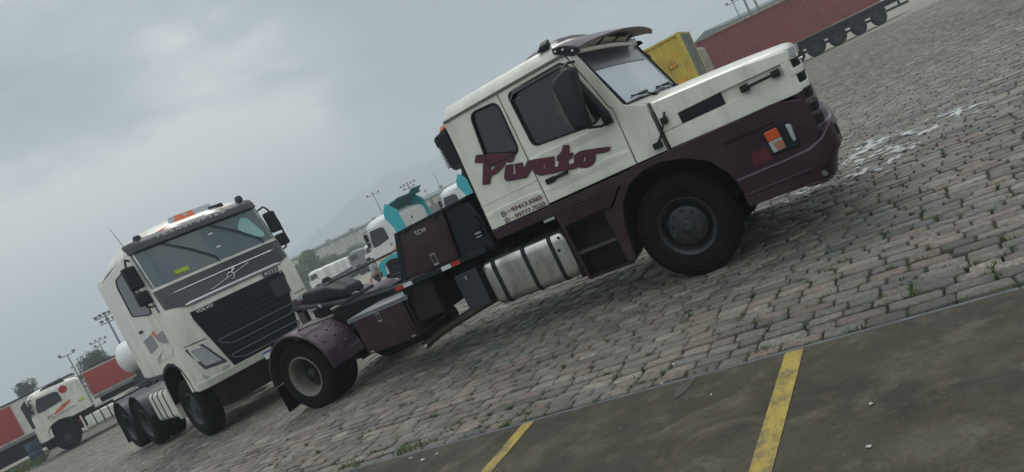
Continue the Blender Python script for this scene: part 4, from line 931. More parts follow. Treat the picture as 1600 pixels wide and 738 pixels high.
def latch(x, z, y, par, w=.065, h=.13):
    m = MB(); m.box(x-w/2, x+w/2, y-.012, y, z-h/2, z+h/2); a = T('latch', m, mat('latch_metal', (.22, .21, .19), .45, metal=.5) , par, bevel=.004)
    m = MB(); m.box(x-w*.32, x+w*.32, y-.018, y-.011, z-h*.30, z+h*.34); T('latch_paddle', m, RIM_DARK, a, bevel=.003)
    m = MB(); m.box(x-w*.36, x+w*.36, y-.026, y-.012, z-h*.47, z-h*.38); T('latch_handle', m, SILVER, a)
latch(-5.37, 1.27, YN+.020, ul, .085, .15)
m = MB(); m.prism_y([(-5.05, 1.165), (-4.98, 1.76), (-4.72, 1.765), (-4.60, 1.70), (-4.54, 1.45), (-4.54, 1.10), (-5.05, 1.10)], YN+.06, YF-.06); T('air_cleaner_housing', m, BLACK, bevel=.03, seg=3)
m = MB(); m.prism_y([(-6.13, 1.15), (-4.65, 1.17), (-4.65, 1.10), (-6.14, 1.085)], YN+.005, YN+.08); T('side_rail', m, BLACK, bevel=.004)
for a, b_, mm in ((-6.12, -5.98, RED_REFL), (-5.975, -5.83, WHITE_REFL), (-5.335, -5.19, WHITE_REFL), (-5.185, -5.05, RED_REFL)):
    m = MB(); m.box(a, b_, YN-.002, YN+.004, 1.098, 1.148); T('reflector', m, mm)
m = MB()
for k, (x, z) in enumerate(((-4.60, 1.55), (-4.58, 1.48), (-4.62, 1.40))): m.tube([(x-.06, YN+.10, z+.05), (x, YN+.03, z-.02), (x+.02, YN+.1, z-.25), (x, YN+.2, z-.5)], .012, 8)
T('air_hoses', m, BLACK); 
m = MB(); m.box(-4.72, -4.62, YN+.05, YN+.06, 1.33, 1.345); m.box(-4.72, -4.64, YN+.05, YN+.06, 1.29, 1.30); T('hose_clips', m, SILVER)
# lower locker with chequer deck
m = MB(); m.box(-7.02, -6.12, YN+.01, 7.80, .47, .985); ll = T('lower_locker', m, MAROON, bevel=.008)
m = MB(); m.box(-6.98, -6.16, YN+.0, YN+.012, .51, .95); T('locker_door', m, MAROON, ll, bevel=.003)
latch(-6.56, .885, YN+.001, ll, .07, .12)
m = MB()
for x in (-6.95, -6.20):
    m.cyl((x, YN+.0, .50), (x, YN-.008, .50), .012, n=8); m.cyl((x+.035, YN+.0, .50), (x+.035, YN-.008, .50), .012, n=8)
T('locker_bolts', m, SILVER, ll)
m = MB(); m.box(-7.10, -6.0, YN+.0, 9.2, .99, 1.005); m.box(-7.10, -6.0, YN+.0, YN+.012, .955, .995); T('deck_plate', m, DECK)
m = MB(); m.box(-6.10, -5.62, 7.16, 7.9, .62, 1.09); m.box(-6.10, -6.06, YN+.02, 7.9, .50, 1.0); m.cyl((-6.9, 8.1, .42), (-6.2, 8.1, .42), .13, n=20); m.box(-5.62, -4.95, 7.6, 7.9, .80, 1.1); T('air_tank_bracket', m, BLACK_MATT, bevel=.02)
m = MB(); m.cyl((-6.85, 7.55, .43), (-6.15, 7.55, .43), .12, n=20); T('air_tank', m, BLACK_MATT, bevel=.02)
# exhaust
m = MB(); m.tube([(-3.9, 7.78, .62), (-5.0, 7.7, .50), (-5.50, 7.58, .44), (-5.95, 7.52, .37), (-6.10, 7.50, .345), (-6.20, 7.46, .32), (-6.30, 7.38, .28)], [.055]*7, 16); T('exhaust_pipe', m, mat('rusty_exhaust', (.11, .09, .07), .6, metal=.6, var=.3, dirt=(.20, .15, .10), dirt_amt=.6))
m = MB(); m.lathe((-6.33, 7.36, .268), (-.62, -.60, -.28), [(.057, -.05), (.060, .0), (.052, .0), (.048, -.05)], 18); T('exhaust_tip', m, ALU)
# fifth wheel and rear deck clutter
prof = rpoly([(-8.98, 8.33-.10), (-8.86, 8.33-.36), (-8.55, 8.33-.45), (-8.0, 8.33-.45), (-7.75, 8.33-.40), (-7.80, 8.33+.40), (-8.0, 8.33+.45), (-8.55, 8.33+.45), (-8.86, 8.33+.36), (-8.98, 8.33+.10), (-8.50, 8.33+.055), (-8.32, 8.33+.05), (-8.32, 8.33-.05), (-8.50, 8.33-.055)], .03, 2)
m = MB(); m.loft([[(x, y, 1.27+(x+8.3)*-.22) for x, y in prof], [(x, y, 1.325+(x+8.3)*-.22) for x, y in prof]]); fwl = T('fifth_wheel', m, GREY_DK, bevel=.006)
m = MB(); m.box(-8.45, -8.15, 7.93, 7.98, 1.08, 1.26); m.box(-8.45, -8.15, 8.68, 8.73, 1.08, 1.26); m.cyl((-8.3, 7.9, 1.22), (-8.3, 8.76, 1.22), .05); m.box(-8.8, -7.6, 7.88, 8.78, 1.085, 1.11); T('fifth_wheel_mount', m, BLACK_MATT, fwl)
m = MB(); m.tube([(-8.2, 7.96, 1.28), (-8.15, 7.80, 1.30), (-8.02, 7.70, 1.27)], .014, 8); T('release_handle', m, SILVER, fwl); m = MB(); m.tube([(-7.90, 8.2, 1.22), (-7.7, 8.15, 1.24), (-7.6, 8.1, 1.23)], .014, 8); T('release_handle', m, SILVER, fwl)
m = MB(); m.cyl((-8.75, 7.98, 1.42), (-8.75, 8.06, 1.42), .11, n=24); m.cyl((-8.75, 7.96, 1.42), (-8.75, 7.98, 1.42), .03, n=12); m.box(-8.82, -8.68, 7.98, 8.06, 1.1, 1.35); T('rear_disc', m, MAROON_MATT)
m = MB(); m.loft([[(-8.65, 8.0, 1.30), (-8.65, 8.6, 1.30), (-8.60, 8.6, 1.56), (-8.60, 8.0, 1.56)], [(-8.05, 8.0, 1.30), (-8.05, 8.6, 1.30), (-8.08, 8.6, 1.50), (-8.08, 8.0, 1.50)], [(-7.78, 8.05, 1.22), (-7.78, 8.5, 1.22), (-7.80, 8.5, 1.36), (-7.80, 8.05, 1.36)]]); T('coupling_cover', m, BLACK, bevel=.04, seg=3)
m = MB(); m.lathe((-8.26, 8.3, 1.57), (0, 0, 1), [(0, .06), (.05, .055), (.075, .02), (.08, -.02)], 18); T('coupling_knob', m, BLACK)
m = MB(); m.cyl((-8.25, 8.32, 1.525), (-5.75, 8.32, 1.545), .016, n=10); T('airline_pole', m, GREY_DK)
for k in range(3):
    m = MB(); m.tube([(-8.0, 7.95+.12*k, 1.14), (-7.4, 7.88+.1*k, 1.12+.02*k), (-6.7, 7.75+.1*k, 1.09), (-6.0, 7.6+.1*k, 1.10), (-5.8, 7.7, 1.14)], .022-.004*k, 8); T('airline_hose', m, BLACK)
m = MB(); m.box(-7.75, -7.10, 7.86, 8.8, 1.07, 1.11); m.box(-9.02, -8.95, 7.4, 9.26, .85, 1.08); T('rear_cross_beam', m, BLACK_MATT)
for y in (7.55, 9.1):
    m = MB(); m.box(-9.05, -9.02, y-.2, y+.2, .88, 1.0); T('tail_lamp', m, RED_REFL, bevel=.008)
# ================================================================ CAB-OVER TRUCKS
DULLW = mat('dull_white_letters', (.55, .57, .58), .5)
PROF = [(-2.45, 1.32), (-2.45, 3.24), (-.36, 3.36), (-.16, 2.62), (-.04, 2.25), (0, 2.05), (0, .95), (-.05, .82), (-.42, .82), (-.45, 1.05), (-.55, 1.25), (-.76, 1.38), (-1.05, 1.43), (-1.35, 1.38), (-1.56, 1.30)]
def basex(z): return float(np.interp(z, [.82, .95, 2.05, 2.25, 2.62, 3.36, 3.6], [-.05, 0, 0, -.04, -.16, -.36, -.55]))
def dcorner(y): return float(np.interp(abs(y), [0, .6, 1.0, 1.12, 1.19, 1.235], [-.03, 0, .03, .075, .14, .24]))
def fxx(y, z): return basex(z)-dcorner(y)
def patch(zlo, zhi, lift=.008, th=.03, n=18, nz=1):
    ys = [p[0] for p in zlo]; Ys = np.linspace(ys[0], ys[-1], n)
    zl = np.interp(Ys, [p[0] for p in zlo], [p[1] for p in zlo]); zh = np.interp(Ys, [p[0] for p in zhi], [p[1] for p in zhi])
    rings = []
    for y, a, b_ in zip(Ys, zl, zh):
        fr = [a+(b_-a)*k/nz for k in range(nz+1)]
        rings.append([(fxx(y, z)+lift, y, z) for z in fr]+[(fxx(y, z)+lift-th, y*.99, z) for z in fr[::-1]])
    return MB().loft(rings)
FRIM = [(0, .150), (.045, .150), (.055, .140), (.09, .138), (.10, .12), (.19, .11), (.205, .095), (.21, .05), (.235, .03), (.25, .07), (.265, .12), (.29, .142), (.302, .132), (.298, .11)]
RRIM = [(0, .03), (.07, .03), (.09, .0), (.10, -.05), (.15, -.06), (.215, -.05), (.235, -.02), (.245, .06), (.265, .115), (.290, .138), (.302, .130), (.298, .11)]
def cabover(root, paint, lower, detail=2, axles=(-4.0, -5.3), frimm=RIM_DARK, tank_m=CREAM2, glass_m=GLASS_WS, mirror_cover=BLACK, bandm=BLACK_GLOSS, chassis=True, side_fair=True, wheels=True):
    O = lambda nm, mb, m, par=root, **k: obj(nm, mb, m, par, **k)
    ys = [-1.235, -1.19, -1.12, -1.0, -.6, 0, .6, 1.0, 1.12, 1.19, 1.235]
    rings = []
    for y in ys:
        d = dcorner(y); r = []
        for x, z in PROF:
            w = max(0, min(1, (x+.7)/.35)) if z > .8 else 0
            dz = -.04 if (abs(y) > 1.2 and z > 3.2) else 0
            r.append((x-d*w, y, z+dz))
        rings.append(r)
    cab = O('cab', MB().loft(rings), paint, bevel=.012, ang=35)
    # roof cap
    S_ = [(-2.45, 3.22, 0.06), (-2.35, 3.30, .10), (-1.9, 3.35, .20), (-1.2, 3.37, .28), (-.75, 3.37, .28), (-.50, 3.36, .22), (-.36, 3.34, .10)]
    rings = []
    for x, ze, h in S_:
        pr = [(-1.20, ze-.05), (-1.18, ze+.02), (-1.08, ze+.02+h*.45), (-.8, ze+.02+h*.8), (-.35, ze+.02+h), (.35, ze+.02+h), (.8, ze+.02+h*.8), (1.08, ze+.02+h*.45), (1.18, ze+.02), (1.20, ze-.05)]
        rings.append([(x-(dcorner(y)*.9 if x > -.8 else 0), y, z) for y, z in pr])
    O('roof', MB().loft(rings), paint, ang=60)
    # windscreen and black front panel
    wsn = O('windscreen', patch([(-1.16, 2.63), (1.16, 2.63)], [(-1.16, 3.33), (1.16, 3.33)], .012, .01, 24, 4), glass_m, ang=60)
    O('front_panel', patch([(-1.232, 2.24), (-1.0, 2.20), (-.93, 2.15), (.93, 2.15), (1.0, 2.20), (1.232, 2.24)], [(-1.232, 2.58), (1.232, 2.58)], .014, .03, 30, 3), bandm, ang=60)
    gr = O('grille', patch([(-.88, 1.9), (-.64, .93), (.64, .93), (.88, 1.9)], [(-.88, 2.03), (.88, 2.03)], .010, .03, 30, 4), BLACK if paint is not None else BLACK)
    O('header_band', patch([(-1.18, 3.30), (1.18, 3.30)], [(-1.18, 3.47), (-1.0, 3.49), (1.0, 3.49), (1.18, 3.47)], .07, .12, 24, 2), GREY_DK if detail > 1 else paint, ang=60)
    for s_ in (-1, 1):
        # doors: outline panel, window
        dm = [(-1.62, 1.50), (-1.62, 3.16), (-.62, 3.22), (-.50, 2.70), (-.42, 1.62), (-.60, 1.52)]
        win = rpoly([(-1.50, 2.42), (-1.50, 2.98), (-1.38, 3.10), (-.66, 3.14), (-.50, 2.62), (-.50, 2.30), (-.72, 2.30)], .06)
        dd = plate('door', [dm], .012, paint, root, (0, s_*1.238, 0), (1, 0, 0), (0, 0, 1), bevel=.004)
        plate('window', [win], .012, GLASS_MID if detail < 2 else GLASS_MID, dd, (0, s_*1.243, 0), (1, 0, 0), (0, 0, 1))
        m = MB(); pts = [(p[0], s_*1.25, p[1]) for p in win]; pts += pts[:2]; m.tube(pts, .012, 5); O('window_seal', m, BLACK, dd)
        m = MB(); m.obox((-1.48, s_*1.255, 2.12), (.09, 0, 0), (0, .014, 0), (0, 0, .02)); O('door_handle', m, BLACK, dd)
        # headlight and fog lamp
        A = [(1.19, 1.52), (.93, 1.49), (.70, 1.04), (1.07, 1.09)]
        m = MB(); B = rpoly([(a*s_, b_) for a, b_ in A], .03, 2); m.loft([[(fxx(y, z)-.02, y, z) for y, z in B], [(fxx(y, z)+.014, y, z) for y, z in B]])
        h = O('headlight', m, mat('lamp_bezel', (.05, .055, .06), .22, coat=.7, var=.3, scale=12) if detail > 1 and s_ < 0 else LENS, bevel=.004)
        if detail > 1:
            m = MB(); cy = sum(a for a, b_ in A)/4*s_; cz = sum(b_ for a, b_ in A)/4
            B2 = rpoly([((a-.98)*.72*s_+.98*s_, (b_-1.27)*.72+1.27) for a, b_ in A], .02, 2)
            m.loft([[(fxx(y, z)+.012, y, z) for y, z in B2], [(fxx(y, z)+.02, y, z) for y, z in B2]]); O('lamp_lens', m, LENS, h)
            m = MB(); m.tube([(fxx(y, z)+.022, y, z) for y, z in [(1.13*s_, 1.47), (.96*s_, 1.44), (.80*s_, 1.10)]], .008, 6); O('running_light', m, SILVER, h)
        B = rpoly([(1.14*s_, 1.03), (.70*s_, .99), (.72*s_, .93), (1.12*s_, .95)], .015, 2)
        m = MB(); m.loft([[(fxx(y, z)-.02, y, z) for y, z in B], [(fxx(y, z)+.012, y, z) for y, z in B]]); O('fog_lamp', m, LENS if detail > 1 else BLACK)
        # mirrors
        m = MB(); my = s_*1.31
        m.loft([[(x, my-.12, z), (x+.10, my-.10, z), (x+.10, my+.10, z), (x, my+.12, z)] for x, z in ((-.40, 3.12), (-.37, 2.72))]); mr_ = O('mirror', m, mirror_cover, bevel=.035, seg=3)
        m = MB(); m.loft([[(x, my-.12, z), (x+.10, my-.10, z), (x+.10, my+.10, z), (x, my+.12, z)] for x, z in ((-.37, 2.67), (-.35, 2.44))]); O('lower_mirror', m, mirror_cover, mr_, bevel=.035, seg=3)
        m = MB(); m.tube([(-.48, s_*1.20, 3.22), (-.36, s_*1.28, 3.24), (-.33, my, 3.18), (-.31, s_*1.40, 2.9), (-.31, s_*1.40, 2.6), (-.32, my, 2.40), (-.36, s_*1.2, 2.36)], .018, 8); O('mirror_arm', m, BLACK, mr_)
        # steps behind and below the door, wheel arch liner
        ar = [(-.44, .80), (-.46, 1.05), (-.56, 1.25), (-.76, 1.38), (-1.05, 1.43), (-1.35, 1.38), (-1.57, 1.28), (-1.70, 1.0), (-1.72, .75)]
        m = MB(); m.loft([[(x, s_*1.245, z), (x, s_*.70, z), (x, s_*.70, z-.02), (x, s_*1.245, z-.05)] for x, z in ar]); O('wheel_arch', m, BLACK)
        if wheels: wheel(root, (-1.05, s_*1.06, .53), s_, .53, .30, FRIM, RUBBER, frimm, nuts=(.155, 10, .11))
        if chassis:
            m = MB(); R_ = rpoly([(1.20, 1.02), (1.20, .45), (.70, .45), (.70, 1.02)], .10, 5)
            m.loft([[(x, s_*(.95+(y-.95)*k), .735+(z-.735)*k) for y, z in R_] for x, k in ((-3.22, .9), (-3.19, 1), (-1.98, 1), (-1.95, .9))]); tnk = O('fuel_tank', m, tank_m, ang=50)
            for x in (-2.95, -2.62, -2.28):
                m = MB(); m.loft([[(x+dx, s_*(.95+(y-.95)*1.03), .735+(z-.735)*1.03) for y, z in R_] for dx in (-.025, .025)]); O('tank_strap', m, BLACK, tnk)
            m = MB(); m.loft([[(-1.86, s_*.78, z), (-1.86, s_*1.235, z), (-1.79, s_*1.235, z), (-1.79, s_*.78, z)] for z in (.42, 1.16)]); O('tank_guard', m, tank_m, bevel=.012)
            for ax_ in axles:
                wheel(root, (ax_, s_*1.10, .51), s_, .51, .27, RRIM, RUBBER, frimm, nuts=(.18, 10, -.05))
                m = MB(); m.lathe((ax_, s_*.78, .51), (0, 1, 0), [(.3, -.13), (.48, -.13), (.51, -.1), (.51, .1), (.48, .13), (.3, .13)], 40); O('inner_wheel', m, RUBBER)
                A_ = [(ax_+.60*math.cos(rad(a)), .51+.60*math.sin(rad(a))) for a in range(10, 176, 11)]
                m = MB(); m.loft([[(x, s_*1.26, z), (x, s_*.62, z), (x*1, s_*.62, z+.02), (x, s_*1.26, z+.02)] for x, z in A_]); 
                mg_ = O('mudguard', m, GREY_DK)
                m = MB(); m.loft([[(A_[-1][0]-.01, s_*1.25, .56), (A_[-1][0]+.01, s_*1.25, .56), (A_[-1][0]+.01, s_*.64, .56), (A_[-1][0]-.01, s_*.64, .56)], [(A_[-1][0]-.03, s_*1.25, .18), (A_[-1][0]-.01, s_*1.25, .18), (A_[-1][0]-.01, s_*.64, .18), (A_[-1][0]-.03, s_*.64, .18)]]); O('mud_flap', m, BLACK_MATT, mg_)
    b_ = O('bumper', patch([(-1.24, .80), (1.24, .80)], [(-1.24, .925), (1.24, .925)], .03, .12, 24, 2), lower, bevel=.01, ang=60)
    m = MB(); m.loft([[(-.10, -1.0, .80), (-.06, -.9, .80), (-.06, .9, .80), (-.10, 1.0, .80), (-.6, 1.0, .80), (-.6, -1.0, .80)], [(-.25, -.9, .38), (-.18, -.8, .38), (-.18, .8, .38), (-.25, .9, .38), (-.6, .9, .38), (-.6, -.9, .38)]]); O('lower_valance', m, BLACK_MATT)
    if chassis:
        for y in (-.41, .41):
            m = MB(); m.box(axles[-1]-.75, -.5, y-.04, y+.04, .78, 1.04); O('frame_rail', m, BLACK_MATT)
        m = MB(); m.box(-2.5, -.6, -.9, .9, .6, 1.35); m.box(-3.3, -2.5, -.38, .38, .7, 1.15); O('engine', m, BLACK_MATT, bevel=.04)
        m = MB(); m.box(-1.1, -1.0, -1.0, 1.0, .46, .58); O('front_axle', m, BLACK_MATT)
        for ax_ in axles:
            m = MB(); m.cyl((ax_, -1.0, .51), (ax_, 1.0, .51), .1); O('rear_axle', m, BLACK_MATT)
        xm = sum(axles)/len(axles)
        m = MB(); m.loft([[(x, y, 1.20+(x-xm)*-.1+k) for x, y in rpoly([(xm-.6, -.3), (xm-.3, -.45), (xm+.5, -.45), (xm+.5, .45), (xm-.3, .45), (xm-.6, .3)], .08)] for k in (0, .05)]); m.box(xm-.2, xm+.2, -.42, .42, 1.03, 1.2); O('fifth_wheel', m, GREY_DK)
    return cab, gr, wsn

def squash(root, k, z0=1.45):
    """lower roofed version of the cab: compress everything above the door foot"""
    for c_ in root.children_recursive:
        if c_.type == 'MESH':
            for v_ in c_.data.vertices:
                if v_.co.z > z0: v_.co.z = z0+(v_.co.z-z0)*k
# ---------------------------------------------------------------- facing tractor beyond the near truck's tail
volvo = empty('cabover_truck', (-10.74, 8.73, 0), rad(-16.4), 'cream cabover tractor facing the camera, black grille crossed by a diagonal chrome bar', 'truck')
volvo.scale = (1.025,)*3
cab, gr, wsn = cabover(volvo, CREAM, CREAM2, 2, axles=(-4.05, -5.35), frimm=RIM_DARK, tank_m=CREAM2, mirror_cover=BLACK)
O = lambda nm, mb, m, par=volvo, **k: obj(nm, mb, m, par, **k)
# chrome work
def bar(t0, t1, z, w, lift=.026):
    n_ = 24; rings = []
    for i in range(n_+1):
        y = t0+(t1-t0)*i/n_; k = min(1, (i+.3)/1.5, (n_-i+.3)/1.5); rings.append([(fxx(y, z)+lift, y, z-w/2*k), (fxx(y, z)+lift+.012, y, z), (fxx(y, z)+lift, y, z+w/2*k), (fxx(y, z)+lift-.02, y, z)])
    return MB().loft(rings)
O('chrome_strip', bar(-.98, .98, 2.43, .026), SILVER); O('chrome_strip', bar(-.90, .92, 2.165, .058, .04), SILVER)
m = MB(); pts = [(fxx(y, z)+.03, y, z) for y, z in [(-.40+.8*k/10, 2.225+.17*k/10) for k in range(11)]]; m.tube(pts, .009, 6); O('diagonal_bar', m, SILVER)
m = MB(); cxx = fxx(0, 2.31)+.035; m.tube([(cxx, .058*math.cos(a), 2.31+.058*math.sin(a)) for a in [2*math.pi*k/26 for k in range(28)]], .011, 6)
ring_ = O('emblem_ring', m, CHROME); m = MB(); m.tube([(cxx, .045, 2.36), (cxx, .085, 2.405)], .009, 6); m.obox((cxx, .085, 2.405), (.008, 0, 0), (0, .022, 0), (0, 0, .022)); O('emblem_arrow', m, CHROME, ring_)
m = MB(); m.obox((cxx-.008, 0, 2.31), (.006, 0, 0), (0, .05, 0), (0, 0, .016)); O('emblem_bar', m, BLACK, ring_); text('emblem_letters', 'VOLVO', .018, .08, CHROME, ring_, (cxx, -.04, 2.301), (0, 1, 0), (0, 0, 1))
text('maker_letters', 'VOLVO', .055, .30, WHITE_TXT, gr, (fxx(-.6, 2)+.016, -.80, 1.965), (0, 1, 0), (0, 0, 1), weight=.025)
m = MB(); m.box(.02, .035, .50, .80, 2.045, 2.125); nb = O('fleet_number_panel', m, GREY_DK, bevel=.004); text('fleet_number', '0252', .055, .25, WHITE_TXT, nb, (.036, .525, 2.058), (0, 1, 0), (0, 0, 1), weight=.01)
text('model_letters', 'FH', .035, .07, SILVER, gr, (.014, .80, 1.985), (0, 1, 0), (0, 0, 1))
m = MB(); m.box(.0, .034, .52, .84, 1.62, 1.93); fl = O('grille_flap', m, GREY_DK, gr, bevel=.008); m = MB(); m.cyl((.02, .66, 1.78), (.03, .66, 1.78), .03, n=14); O('flap_knob', m, BLACK, fl)
for zt, zb, a, b_ in ((1.45, 1.27, -.68, .78), (1.14, .98, -.60, .70)):
    m = MB(); P_ = rpoly([(a, zt-.03), (b_, zt-.03), (b_+.0, zt-.10), (b_-.16, zb), (a+.20, zb), (a, zt-.08)], .03, 4); P_ = [((p[0]*(1-t)+q[0]*t), (p[1]*(1-t)+q[1]*t)) for p, q in zip(P_, P_[1:]+P_[:1]) for t in (0, .25, .5, .75)]; pts = [(fxx(y, z)+.026, y, z) for y, z in P_]; pts += pts[:2]; m.tube(pts, .011, 6); O('grille_surround', m, mat('dim_trim', (.11, .115, .12), .4), gr)
m = MB()
for k in range(9):
    z = 1.16+k*.085; w = .62+.22*(z-.95)/1.0; m2 = bar(-w, w, z, .022, .012); m.add(m2.v, m2.f)
O('grille_bars', m, BLACK, gr)
# header lettering and roof emblem
hb = [c for c in volvo.children if c.name.startswith('header_band')][0]
for i, ch in enumerate('TRANSPORTES'):
    y = -.70+i*.118; text('letter', ch, .070, .080, DULLW, hb, (fxx(y+.04, 3.40)+.088, y, 3.385), (0, 1, -.0), (-.10, 0, 1), weight=.025)
m = MB(); m.loft([[(-.47, y, 3.50+.0), (-.55, y, 3.62), (-.60, y, 3.64), (-.60, y, 3.5)] for y in (-.15, .42)])
P1 = [(-.98, 3.50), (-.45, 3.50), (.05, 3.50), (.05, 3.60), (-.08, 3.62), (-.12, 3.55), (-.20, 3.60), (-.35, 3.58), (-.6, 3.54)]
def roofx(z): return -.40-(z-3.42)*.55+.035
m = MB(); rings = [[(roofx(3.47), y, 3.47), (roofx(zt), y, zt), (roofx(zt)-.02, y, zt), (roofx(3.47)-.02, y, 3.47)] for y, zt in ((-.62, 3.50), (-.45, 3.53), (-.25, 3.56), (-.20, 3.66), (-.06, 3.665), (-.05, 3.60), (.0, 3.60), (.01, 3.665), (.12, 3.66), (.13, 3.48))]
O('roof_graphic', MB().loft(rings), ORANGE_GFX)
m = MB(); rings = [[(roofx(3.47)-.004, y, 3.47), (roofx(zt)-.004, y, zt), (roofx(zt)-.03, y, zt), (roofx(3.47)-.03, y, 3.47)] for y, zt in ((-.34, 3.60), (-.30, 3.665), (.45, 3.665), (.52, 3.50))]
O('roof_shield', MB().loft(rings), mat('pale_grey_panel', (.42, .46, .50), .5, var=.04))
for y, z in ((-.92, 3.52), (.98, 3.56)):
    m = MB(); m.lathe((-.48, y, z), (0, 0, 1), [(0, .05), (.05, .04), (.07, .0), (.07, -.06)], 16); O('roof_marker_lamp', m, GREY_DK)
m = MB(); m.tube([(-.62, -1.10, 3.42), (-.60, -1.13, 3.50), (-.66, -1.17, 3.85)], [.012, .006, .004], 6); O('aerial', m, GREY_DK)
m = MB(); m.obox((-.50, .52, 3.55), (.06, 0, 0), (0, .14, 0), (0, 0, .05)); O('roof_horn', m, GREY_DK, bevel=.02)
# wipers, stickers, interior
for y0_, y1_ in ((-.66, -.02), (.18, .86)):
    m = MB(); pts = [(fxx(y, z)+.04, y, z) for y, z in ((y0_, 3.28), ((y0_+y1_)/2, 3.03), (y1_, 2.72), (y1_+.01, 2.60))]; m.tube(pts, [.009, .012, .012, .010], 6); O('wiper', m, BLACK, wsn)
for y, z, w, h, mm in ((-.62, 2.73, .15, .035, mat('yellow_sticker', (.45, .55, .03), .5)), (.12, 3.12, .055, .014, WHITE_TXT), (.12, 2.86, .05, .014, WHITE_TXT)):
    m = MB(); m.obox((fxx(y, z)+.024, y, z), (.001, 0, 0), (0, w*.8, w*.0), (-.2*h, 0, h)); O('windscreen_sticker', m, mm, wsn)
m = MB(); m.obox((fxx(.82, 3.0)+.016, .86, 3.03), (.002, 0, 0), (0, .001, 0), (0, 0, .001))
P_ = rpoly([(.60, 3.02), (.76, 3.20), (.88, 3.16), (1.00, 2.80), (.98, 2.72), (.78, 2.76)], .04)
m = MB(); m.loft([[(fxx(y, z)+.005, y, z) for y, z in P_], [(fxx(y, z)+.0155, y, z) for y, z in P_]]); O('painted_far_window', m, mat('pale_teal_patch', (.26, .46, .44), .2, coat=.5), wsn)  # pale patch on the windscreen, painting the far window's light showing through
# licence plate
m = MB(); m.box(.035, .045, -.14, .28, .76, .89); lp = O('licence_plate', m, WHITE, bevel=.003); m = MB(); m.box(.045, .048, -.14, .28, .86, .89); O('plate_header', m, mat('plate_blue', (.02, .06, .32), .4), lp)
# corner step and seams, door emblem, arch strakes
m = MB(); m.loft([[(-.95, -1.236, 1.62), (-.95, -1.252, 1.61), (-.95, -1.236, 1.60)], [(-.30, -1.17, 1.62), (-.28, -1.20, 1.61), (-.30, -1.17, 1.60)]]); O('panel_seam', m, CREAM2)
m = patch([(-1.20, 1.555), (-.84, 1.53)], [(-1.20, 1.570), (-.84, 1.545)], .006, .02, 8); O('panel_seam', m, BLACK)
m = patch([(.90, 1.545), (1.20, 1.555)], [(.90, 1.560), (1.20, 1.570)], .006, .02, 8); O('panel_seam', m, BLACK)
for k, (x0, z0) in enumerate(((-1.42, 1.58), (-1.26, 1.62))):
    m = MB(); m.tube([(x0, -1.245, z0-.10), (x0+.10, -1.25, z0+.0), (x0+.34, -1.245, z0+.05)], [.006, .012, .004], 6); O('cab_strake', m, CREAM2)
for nm, P_, mm in (('emblem_mark', [(-1.02, 2.02), (-.86, 2.04), (-.84, 1.93), (-.94, 1.90)], ORANGE_GFX), ('emblem_block', [(-1.62, 1.96), (-1.06, 2.00), (-1.02, 1.76), (-1.58, 1.70)], GREY_GFX), ('emblem_block', [(-.92, 1.93), (-.46, 1.97), (-.44, 1.74), (-.70, 1.76), (-.90, 1.86)], GREY_GFX)):
    plate(nm, [rpoly(P_, .02)], .004, mm, volvo, (0, -1.2475, 0), (1, 0, 0), (0, 0, 1))
m = MB(); m.prism_y([(-2.48, 1.34), (-2.45, 3.30), (-2.62, 3.24), (-2.66, 1.36)], -1.23, -1.16); O('side_deflector', m, CREAM, bevel=.01)
m = MB(); m.prism_y([(-2.48, 1.34), (-2.45, 3.30), (-2.62, 3.24), (-2.66, 1.36)], 1.16, 1.23); O('side_deflector', m, CREAM, bevel=.01)

# ---------------------------------------------------------------- tractor parked side-on at the far left
def gzf(x, y): return float(gz(x, y))
ang = rad(62+180); bx, by = -33.42, 15.87
fwd = Vector((math.cos(ang), math.sin(ang), 0)); lf = Vector((-fwd.y, fwd.x, 0))
# u=0.1 is the front wheel hub; u grows rearwards.  left flank lies on the measured plane
hub = Vector((bx, by, 0))-fwd*.20
SC = .93
p = hub+fwd*1.05*SC-lf*1.24*SC
far_t = empty('cabover_truck', (p.x, p.y, gzf(p.x, p.y)+.02), ang, 'side on white tractor at far left with black roof unit and round red sticker', 'truck'); far_t.scale = (SC,)*3
cab, gr, wsn = cabover(far_t, CREAM, CREAM, 1, axles=(-4.15, -5.45), tank_m=CREAM, frimm=RIM_DARK, mirror_cover=GREY_DK)
O = lambda nm, mb, m, par=far_t, **k: obj(nm, mb, m, par, **k)
m = MB(); m.prism_y([(-.75, 3.36), (-1.0, 3.62), (-1.85, 3.74), (-1.95, 3.44), (-1.9, 3.34)], -.95, 1.10); O('roof_unit', m, GREY_DK, bevel=.05, seg=3)
Yf = 1.252
def disc(x, z, r, n=24): return [(x+r*math.cos(2*math.pi*k/n), z+r*math.sin(2*math.pi*k/n)) for k in range(n)]
PL_ = dict(org=(0, Yf, 0), xd=(-1, 0, 0), yd=(0, 0, 1))
plate('yellow_sticker', [[(2.02, 1.98), (2.30, 2.02), (2.33, 1.88), (2.05, 1.84)]], .004, mat('yellow_patch', (.60, .58, .08), .5), far_t, **PL_)
plate('swoosh', [[(.98, 1.86), (1.15, 2.02), (1.80, 2.30), (1.75, 2.12), (1.35, 1.86), (1.05, 1.78)]], .004, ORANGE_GFX, far_t, (0, Yf, 0), (-1, 0, 0), (0, 0, 1))
text('firm_letters', 'FC', .17, .24, DECAL, far_t, (-.72, Yf+.004, 1.72), (-1, 0, 0), (0, 0, 1), weight=.02)
text('firm_letters', 'TRANSPORTES', .07, 1.15, GREY_DK, far_t, (-.74, Yf+.004, 1.60), (-1, 0, .12), (0, 0, 1), weight=.01)
m = MB(); m.box(-1.60, -1.48, 1.0, 1.26, .95, 1.05)
m = MB(); m.obox((-1.76, 1.25, .98), (.05, 0, 0), (0, .02, 0), (0, 0, .035)); O('side_lamp', m, ORANGE)
